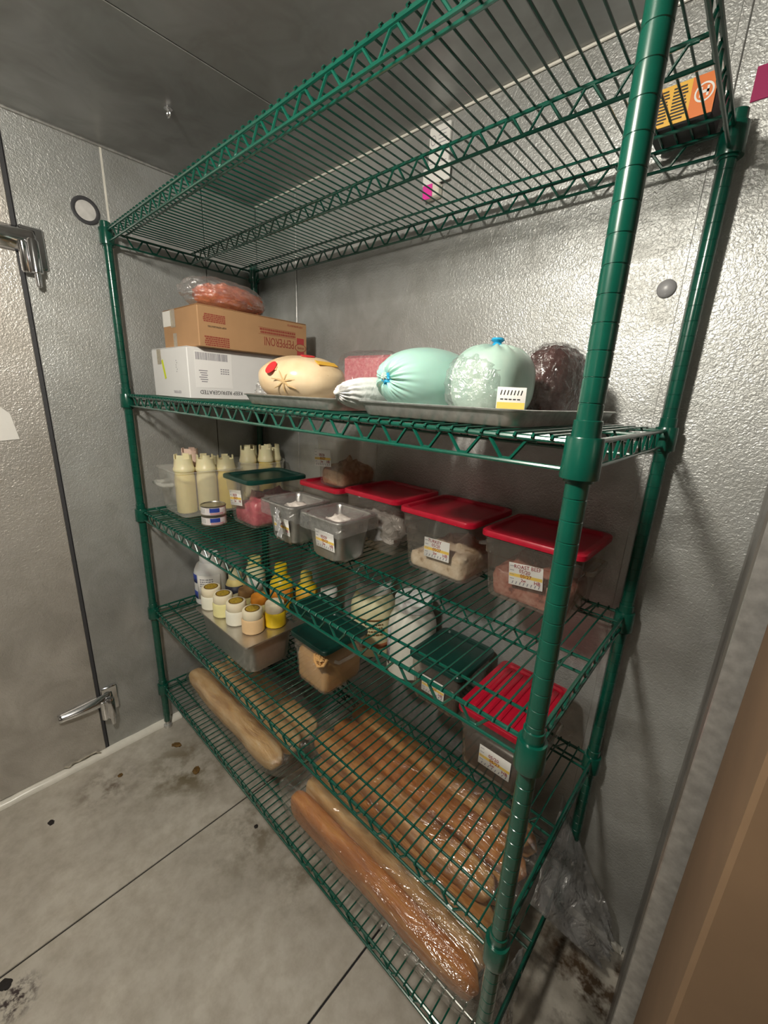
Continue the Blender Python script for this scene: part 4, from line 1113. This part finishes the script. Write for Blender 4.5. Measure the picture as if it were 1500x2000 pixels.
# ------------------------------------------------------------------ bread on the bottom shelf
def loaf(x0, x1, y, z, w, h, mat, label, seed, group, yaw=0.0, roll=0.0, e=0.8):
    Ln = x1-x0
    m = MB()
    nu, nv = 24, 44
    rings = []
    for k in range(nv+1):
        u = k/nv
        t_ = 2*u-1
        taper = max(0.0, 1-abs(t_)**16)**0.5
        taper = max(taper, 0.10)
        cut = 1+0.035*math.cos(u*Ln*38+seed)
        ring = []
        for i in range(nu):
            a = 2*math.pi*i/nu
            cy, cz = math.cos(a), math.sin(a)
            yy = math.copysign(abs(cy)**e, cy)*w/2*taper
            zz = math.copysign(abs(cz)**e, cz)*h/2*taper*(cut if cz > 0 else 0.94)
            q = 1+0.07*noise.noise(Vector((u*Ln*14+seed, cy*1.5, cz*1.5)))+0.025*noise.noise(Vector((u*Ln*50+seed, cy*3, cz*3)))
            ring.append((-Ln/2+u*Ln, yy*q+0.006*noise.noise(Vector((u*4,seed,0))), zz*q))
        rings.append(ring)
    m.loft(rings, True, True)
    o = obj('bread_loaf', m, mat, loc=((x0+x1)/2, y, z+h/2), angle=80)
    o.rotation_euler = (roll, 0, yaw)
    return tag(o, label, 'bread', group)
# pale loaves in the left bag
g1 = 'pale loaves in the left bread bag'
loaf(0.078,0.700,0.094,S5+0.003,0.070,0.074,CRUST_PALE,'pale long loaf at the front of the left bread bag',1.1,g1,e=0.62)
loaf(0.080,0.690,0.170,S5+0.003,0.074,0.070,CRUST_PALE,'pale long loaf second from front in left bread bag',2.3,g1,e=0.62)
loaf(0.080,0.680,0.248,S5+0.003,0.074,0.068,CRUST_PALE,'pale long loaf third from front in left bread bag',3.9,g1,e=0.62)
# front bag on the right
g2 = 'baguettes in the front right bread bag'
loaf(0.830,1.432,0.060,S5+0.004,0.046,0.090,CRUST_DARK,'brown baguette standing on edge at the shelf front',4.2,g2,yaw=0.02,e=0.55)
loaf(0.830,1.424,0.110,S5+0.004,0.048,0.098,CRUST_PALE,'pale topped baguette just behind the front brown one',5.2,g2,yaw=0.02,e=0.6)
# heap of baguettes behind
g3 = 'baguettes in the rear right bread bag'
loaf(0.775,1.405,0.184,S5+0.004,0.072,0.064,CRUST,'golden baguette lying third from the shelf front',6.2,g3,e=0.7)
loaf(0.770,1.400,0.262,S5+0.004,0.074,0.064,CRUST,'golden baguette in the middle of the rear bag',7.4,g3,e=0.7)
loaf(0.765,1.410,0.340,S5+0.004,0.072,0.062,CRUST_DARK,'darker baguette in the rear bag under the mesh truss',8.3,g3,e=0.7)
loaf(0.760,1.405,0.420,S5+0.004,0.072,0.062,CRUST,'golden baguette nearest to the back wall',9.6,g3,e=0.7)
loaf(0.740,1.385,0.212,S5+0.066,0.076,0.058,CRUST,'golden baguette on the upper layer, front',10.5,g3,yaw=-0.015,e=0.66)
loaf(0.745,1.390,0.297,S5+0.066,0.076,0.058,CRUST_DARK,'browned baguette on the upper layer, middle',11.5,g3,yaw=0.012,e=0.66)
loaf(0.735,1.400,0.384,S5+0.066,0.076,0.058,CRUST,'golden baguette on the upper layer, back',12.5,g3,e=0.66)

def bag_shell(name, label, x0, x1, y0, y1, z0, z1, seed, mat, amp=0.05, e=0.45, nu=90, nv=40, loc=None):
    cx, cy, cz = (x0+x1)/2, (y0+y1)/2, (z0+z1)/2
    rad = ((x1-x0)/2, (y1-y0)/2, (z1-z0)/2)
    def fn(v, th, ph):
        q = Vector((v.x*rad[0]*9, v.y*rad[1]*16, v.z*rad[2]*16))
        return 1+amp*noise.noise(q+Vector((seed,0,0)))+amp*0.5*abs(noise.noise(q*2.3+Vector((0,seed,0))))
    m = MB().blob((0,0,0), rad, fn, nu, nv, axis='x', e=e)
    # keep the film above the shelf wires
    m.v = [(a, b, max(c, z0-cz)) for a, b, c in m.v]
    return tag(obj(name, m, mat, loc=(cx,cy,cz), angle=80), label, 'bag')
bag_shell('bread_bag', 'clear plastic bag around the pale loaves at left', 0.050, 0.735, 0.046, 0.310, S5+0.0008, S5+0.088, 1.0, BAG_FILM, e=0.36)
bag_shell('bread_bag', 'clear plastic bag around the two front baguettes', 0.792, 1.452, 0.018, 0.148, S5+0.0008, S5+0.112, 2.0, BAG_FILM, amp=0.035, e=0.32)
bag_shell('bread_bag', 'clear plastic bag around the heap of baguettes at right', 0.712, 1.440, 0.152, 0.472, S5+0.0008, S5+0.142, 3.0, BAG_FILM, amp=0.03, e=0.36)

# tail of the bag hanging off the right end
def sheet(name, label, P0, P1, Q0, Q1, mat, seed, amp=0.018, nu=26, nv=26):
    a, b, c, d_ = Vector(P0), Vector(P1), Vector(Q0), Vector(Q1)
    n_ = (b-a).cross(c-a).normalized()
    def fn(u, v):
        p_ = a.lerp(b, u).lerp(c.lerp(d_, u), v)
        k = noise.noise(Vector((u*5+seed, v*3, 0)))+0.6*abs(noise.noise(Vector((u*12, v*6+seed, 1))))
        return p_+n_*amp*k*(0.3+0.7*v)
    return tag(obj(name, MB().grid(fn, nu, nv), mat, solid=0.0006, angle=80), label, 'bag')
sheet('bag_tail', 'crumpled clear bag end hanging beyond the shelf against the wall corner', (1.425,0.495,0.395), (1.440,0.30,0.235), (1.605,0.475,0.100), (1.600,0.40,0.075), BAG_CRUMPLE, 1.3, 0.030)
sheet('bag_tail', 'clear bag end drooping below the bottom shelf at right front', (1.445,0.10,0.235), (1.462,0.22,0.225), (1.480,0.05,0.020), (1.495,0.13,0.030), BAG_CRUMPLE, 4.3, 0.022)

# ------------------------------------------------------------------ floor scraps
def scrap(x, y, r, mat, label, seed, el=1.0, rot=0.0):
    m = MB().blob((0,0,0.0015), (r*el, r, 0.0018), lambda v,th,ph: 1+0.45*noise.noise(v*2.5+Vector((seed,0,0))), 20, 8)
    m.v = [(a,b,max(c,0.0002)) for a,b,c in m.v]
    o = obj('floor_scrap', m, mat, loc=(x,y,0)); o.rotation_euler = (0,0,rot)
    return tag(o, label, 'scrap')
scrap(0.126,-0.015,0.011,SCRAP,'brown leaf scrap on floor next to the left post foot',1,1.7,0.6)
scrap(0.297,-0.012,0.012,SCRAP,'olive brown scrap on floor just before the shelf edge',2,1.5,-0.4)
scrap(0.122,-0.212,0.008,SCRAP,'small round brown scrap on floor below the lower hinge',3)
scrap(0.157,-0.419,0.008,SCRAP_DARK,'dark pellet on floor nearest the door threshold',4,1.4,0.3)
scrap(0.645,0.032,0.0065,SCRAP_DARK,'tiny dark speck on floor under shelf front rail',5)
scrap(0.552,-0.573,0.011,SCRAP_DARK,'dark flat drop on floor at the left seam',6,1.3,0.7)

# ------------------------------------------------------------------ carton in the right foreground
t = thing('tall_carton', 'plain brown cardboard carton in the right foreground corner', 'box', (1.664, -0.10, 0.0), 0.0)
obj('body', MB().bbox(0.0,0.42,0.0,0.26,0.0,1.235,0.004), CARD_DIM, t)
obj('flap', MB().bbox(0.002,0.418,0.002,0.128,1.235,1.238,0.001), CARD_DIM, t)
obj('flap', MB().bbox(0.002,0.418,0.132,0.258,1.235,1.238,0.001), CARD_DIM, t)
